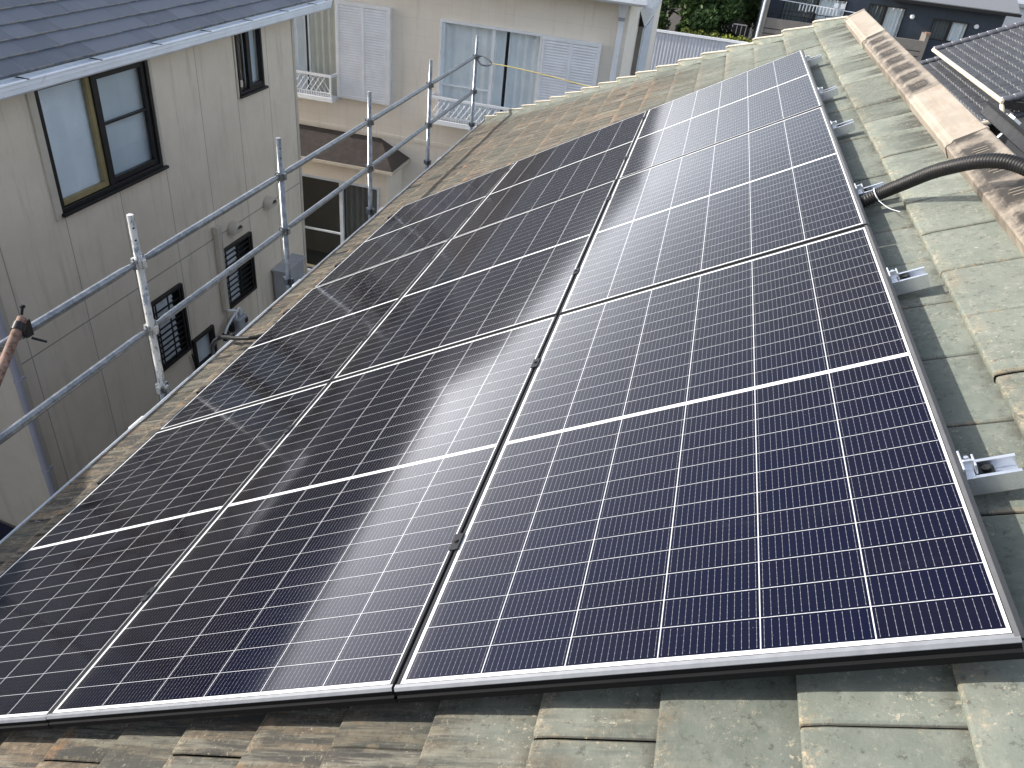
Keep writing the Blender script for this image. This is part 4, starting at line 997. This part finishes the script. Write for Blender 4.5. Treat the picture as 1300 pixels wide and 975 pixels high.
# ================================================================ DARK NAVY HOUSE
dh = empty('navy_house', (6.5, 41, -8)); tag(dh, 'dark navy two-storey house with taupe balcony parapets and bright windows', 'house')
DP = Plane((0, 41, 0), (1, 0, 0), (0, 0, 1), (0, -1, 0))
dholes = [(6.05, 7.66, -4.6, -2.74), (8.93, 10.45, -3.86, -2.99), (2.3, 5.1, -4.6, -2.75)]
mb = MB(); wall(mb, DP, 1.45, 11.8, -8, -2.2, dholes, .12)
mb.quad((11.8, 41, -8), (11.8, 50, -8), (11.8, 50, -2.2), (11.8, 41, -2.2)); mb.quad((1.45, 41, -8), (1.45, 41, -2.2), (1.45, 50, -2.2), (1.45, 50, -8)); mb.build('wall', MT['navy'], dh)
mb = MB(); mb.add([(6.4, 40.45, -2.32), (12.15, 40.45, -2.32), (12.15, 46, -.2), (6.4, 46, -.2), (6.4, 40.45, -2.42), (12.15, 40.45, -2.42), (12.15, 46, -.3), (6.4, 46, -.3)], [(0, 1, 2, 3), (0, 4, 5, 1), (1, 5, 6, 2), (4, 7, 6, 5)], tint=.5)
mb.add([(1.0, 41.3, -1.9), (6.39, 41.3, -1.9), (6.39, 46, -.2), (1, 46, -.2)], [(0, 1, 2, 3)], tint=.5); mb.build('roof', MT['slate'], dh)
mb = MB(); mb.box(6.4, 12.2, 40.33, 40.44, -2.47, -2.35); mb.build('gutter', MT['blackmetal'], dh)
def dwin(a0, a1, b0, b1, sp):
    f = MB(); frame_rect(f, DP, a0, a1, b0, b1, .05, -.06, .03); f.box(sp-.06, sp+.06, b0+.05, b1-.05, -.05, .02, DP); w_ = f.build('window', MT['blackmetal'], dh)
    mb = MB(); mb.add([DP(a0, b0, -.05), DP(a1, b0, -.05), DP(a1, b1, -.05), DP(a0, b1, -.05)], [(0, 1, 2, 3)]); mb.build('pane', MT['glass'], w_)
    curtain_mesh(DP, a0+.02, sp, b0, b1, -.2, .03, .17, int(a0*7)).build('curtain', MT['curtain_dark'], w_)
    curtain_mesh(DP, sp, a1-.02, b0, b1, -.16, .03, .17, int(a0*9)).build('curtain', MT['curtain'], w_)
dwin(6.05, 7.66, -4.6, -2.74, 6.80); dwin(8.93, 10.45, -3.86, -2.99, 9.70); dwin(2.3, 5.1, -4.6, -2.75, 3.8)
for x, z in ((8.0, -3.05), (10.78, -3.10)):
    mb = MB(); mb.tube([DP(x, z, .0), DP(x, z, .06), DP(x, z, .09)], .1, 14, True, [.10, .10, .06]); mb.build('round_vent', MT['white'], dh)
# parapets (project one metre)
QP = Plane((0, 40.0, 0), (1, 0, 0), (0, 0, 1), (0, -1, 0))
def parapet(a0, a1, top):
    mb = MB(); mb.box(a0, a1, top-.42, top, -.12, 0, QP); mb.box(a0, a1, top-.64, top-.46, -.12, 0, QP); mb.box(a0, a1, top-2.2, top-.68, -.12, 0, QP); mb.box(a0, a1, top-2.0, top, -.14, -.122, QP); mb.box(a0, a1, top-1.15, top-1.05, -1.0, -.142, QP)
    p = mb.build('parapet', MT['taupe'], dh); return p
pl = parapet(1.62, 5.6, -3.78); parapet(6.6, 8.62, -3.86)
mb = MB(); mb.box(8.63, 8.78, -5.4, -3.60, -1.0, .02, QP); mb.build('fin_wall', MT['taupe'], dh); mb = MB(); mb.box(8.60, 8.80, -3.6, -3.5, -.3, .06, QP); mb.build('fin_cap', MT['rust'], dh)
mb = MB(); mb.box(1.45, 1.62, -8, -2.2, -1.0, .05, QP); mb.build('end_wall', MT['taupe'], dh)
mb = MB(); mb.box(1.40, 1.449, -8, -2.2, -1.0, .06, QP); mb.build('end_wall_edge', MT['greygutter'], dh)
mb = MB(); mb.box(1.63, 5.6, -3.60, -3.57, -.08, -.04, QP); mb.box(1.63, 5.6, -3.42, -3.39, -.08, -.04, QP)
for x in (2.4, 3.3, 4.2, 5.1): mb.box(x-.02, x+.02, -3.78, -3.42, -.08, -.04, QP)
mb.build('balcony_rail', MT['blackmetal'], dh)
lp = empty('laundry_pole', (4, 40.4, -3.05)); tag(lp, 'laundry pole with small white pegs on the navy house balcony', 'laundry pole')
mb = MB(); mb.tube([(2.0, 40.4, -3.02), (5.6, 40.4, -3.15)], .02, 8); mb.build('pole', MT['white'], lp)
mb = MB(); rt = random.Random(4)
for i in range(12): x = 3.0+i*.15; mb.box(x-.025, x+.025, 40.38, 40.42, -3.33-rt.random()*.12, -3.1)
for x in (4.55, 4.85): mb.box(x-.09, x+.09, 40.36, 40.40, -3.06, -2.86)
mb.build('pegs', MT['white'], lp)
# white building at the far right
wb = empty('white_building', (18, 52, -8)); tag(wb, 'plain white building half hidden behind the navy house', 'building')
mb = MB(); mb.box(13.2, 24, 52, 60, -8, -2.9); mb.build('wall', MT['plasterw'], wb)
mb = MB(); mb.box(13.0, 24.2, 51.8, 60.2, -2.9, -2.72); mb.build('roof', MT['grey'], wb)

# ================================================================ NEIGHBOUR with dark glazed wave tiles
kh = empty('wave_tile_house', (9, 22, -8)); tag(kh, 'neighbour house with two stepped roofs of dark glazed wave tiles', 'house')
def wave_roof(name, O, length, slope_len, pitch, yaw, cap=True):
    # O: far lower corner; rows run towards the camera (-y), slope rises to +x
    ca, sa = math.cos(pitch), math.sin(pitch)
    Mx = Matrix.Translation(O) @ Matrix.Rotation(yaw, 4, 'Z')
    mb = MB(); cw, ce = .265, .235; per = 8; nc = int(slope_len/ce); nx = int(length/cw*per)
    for k in range(nc):
        pts = []
        for i in range(nx+1):
            y = -i*cw/per; ph = (i % per)/per
            wv = .030*math.cos(2*math.pi*ph)+.020*math.cos(4*math.pi*ph+.6)
            for s, n_ in ((k*ce, .0), (k*ce+.001, .032), (k*ce+.03, .034), ((k+1)*ce+.01, .004)):
                pts.append(Mx @ Vector((s*ca-n_*sa-wv*sa, y, s*sa+(n_+wv)*ca)))
        fs = [(4*i+j, 4*i+j+1, 4*i+4+j+1, 4*i+4+j) for i in range(nx) for j in range(3)]
        mb.add(pts, fs, True)
    o = mb.build(name, MT['kawara'], kh)
    mb = MB(); mb.add([Mx @ Vector(p) for p in ((-.0, 0, -.03), (slope_len*ca, 0, slope_len*sa-.03), (slope_len*ca, -length, slope_len*sa-.03), (0, -length, -.03))], [(0, 1, 2, 3)]); mb.build('roof_underlay', MT['blackmetal'], o)
    for yc in ((.03,) if cap else ())+(-length-.03,):
        mb = MB()
        for k in range(nc):
            s0, s1 = k*ce-.02, (k+1)*ce
            q = [Mx @ Vector((s*ca-.06*sa, yc, s*sa+.06*ca)) for s in (s0, s0+.02, s1)]
            mb.tube(q, .09, 10, True, [.080, .092, .075])
        mb.build('verge_cap', MT['kawara_cap'], o)
        for k in range(nc):
            mb = MB(); s0 = k*ce-.02; q = Mx @ Vector(((s0-.004)*ca-.10*sa, yc, (s0-.004)*sa+.12*ca)); mb.tube([q, q+Vector((-.02, 0, .0))], .028, 8)
            mb.build('verge_knob', MT['white'], o)
    return o
yaw = R(-1.1); pk = R(25.2)
up = wave_roof('upper_roof', Vector((5.99, 26.48, -2.53)), 6.85, 5.6, pk, R(1.2))
lo = wave_roof('lower_roof', Vector((4.35, 27.05, -3.78)), 7.35, 2.75, pk, R(1.2))
mb = MB(); mb.tube([(5.93, 26.55, -2.50), (6.09, 19.5, -2.50)], .055, 12); gk = mb.build('gutter', MT['copper'], kh)
mb = MB(); mb.tube(smooth([(6.09, 19.55, -2.55), (6.12, 19.4, -2.72), (5.98, 19.3, -2.88), (5.6, 19.22, -3.02), (4.95, 19.1, -3.27)]), .05, 10); mb.build('downspout', MT['copper'], gk)
mb = MB(); mb.box(6.6, 12, 19.75, 26.2, -8, -2.75); mb.box(4.9, 6.59, 20.0, 26.7, -8, -3.75); mb.build('wall', MT['concrete'], kh)
mb = MB(); mb.box(6.1, 11, 19.5, 19.62, -2.62, -2.45); mb.build('bargeboard', MT['blackmetal'], kh)

# ================================================================ array on the hidden right slope of our roof
sr = empty('rear_solar_panel', (1.6, 5.4, -.3)); tag(sr, 'black edged panel just visible over the ridge on the other roof slope', 'solar panel')
Ms = Matrix.Translation((ax, 0, az+.15)) @ Matrix.Rotation(R(30), 4, 'Y')
mb = MB(); PR = lambda a, b, c: Ms @ Vector((a, b, c)); mb.box(1.15, 2.2, 3.4, 5.9, .055, .15, PR); mb.build('frame', MT['black'], sr, .004)
mb = MB(); mb.box(1.13, 1.149, 3.3, 5.92, .13, .155, PR); mb.box(1.16, 2.19, 3.41, 5.89, .1505, .156, PR); mb.build('face', MT['frame'], sr)
for b in (3.6, 4.6, 5.6):
    for a in (1.3, 2.05): mb = MB(); mb.box(a-.02, a+.02, b-.02, b+.02, -.28, .056, PR); mb.build('rack_foot', MT['alu'], sr)
mb = MB(); mb.box(1.10, 1.16, 5.2, 5.32, .157, .175, PR); mb.build('clip', MT['white'], sr)
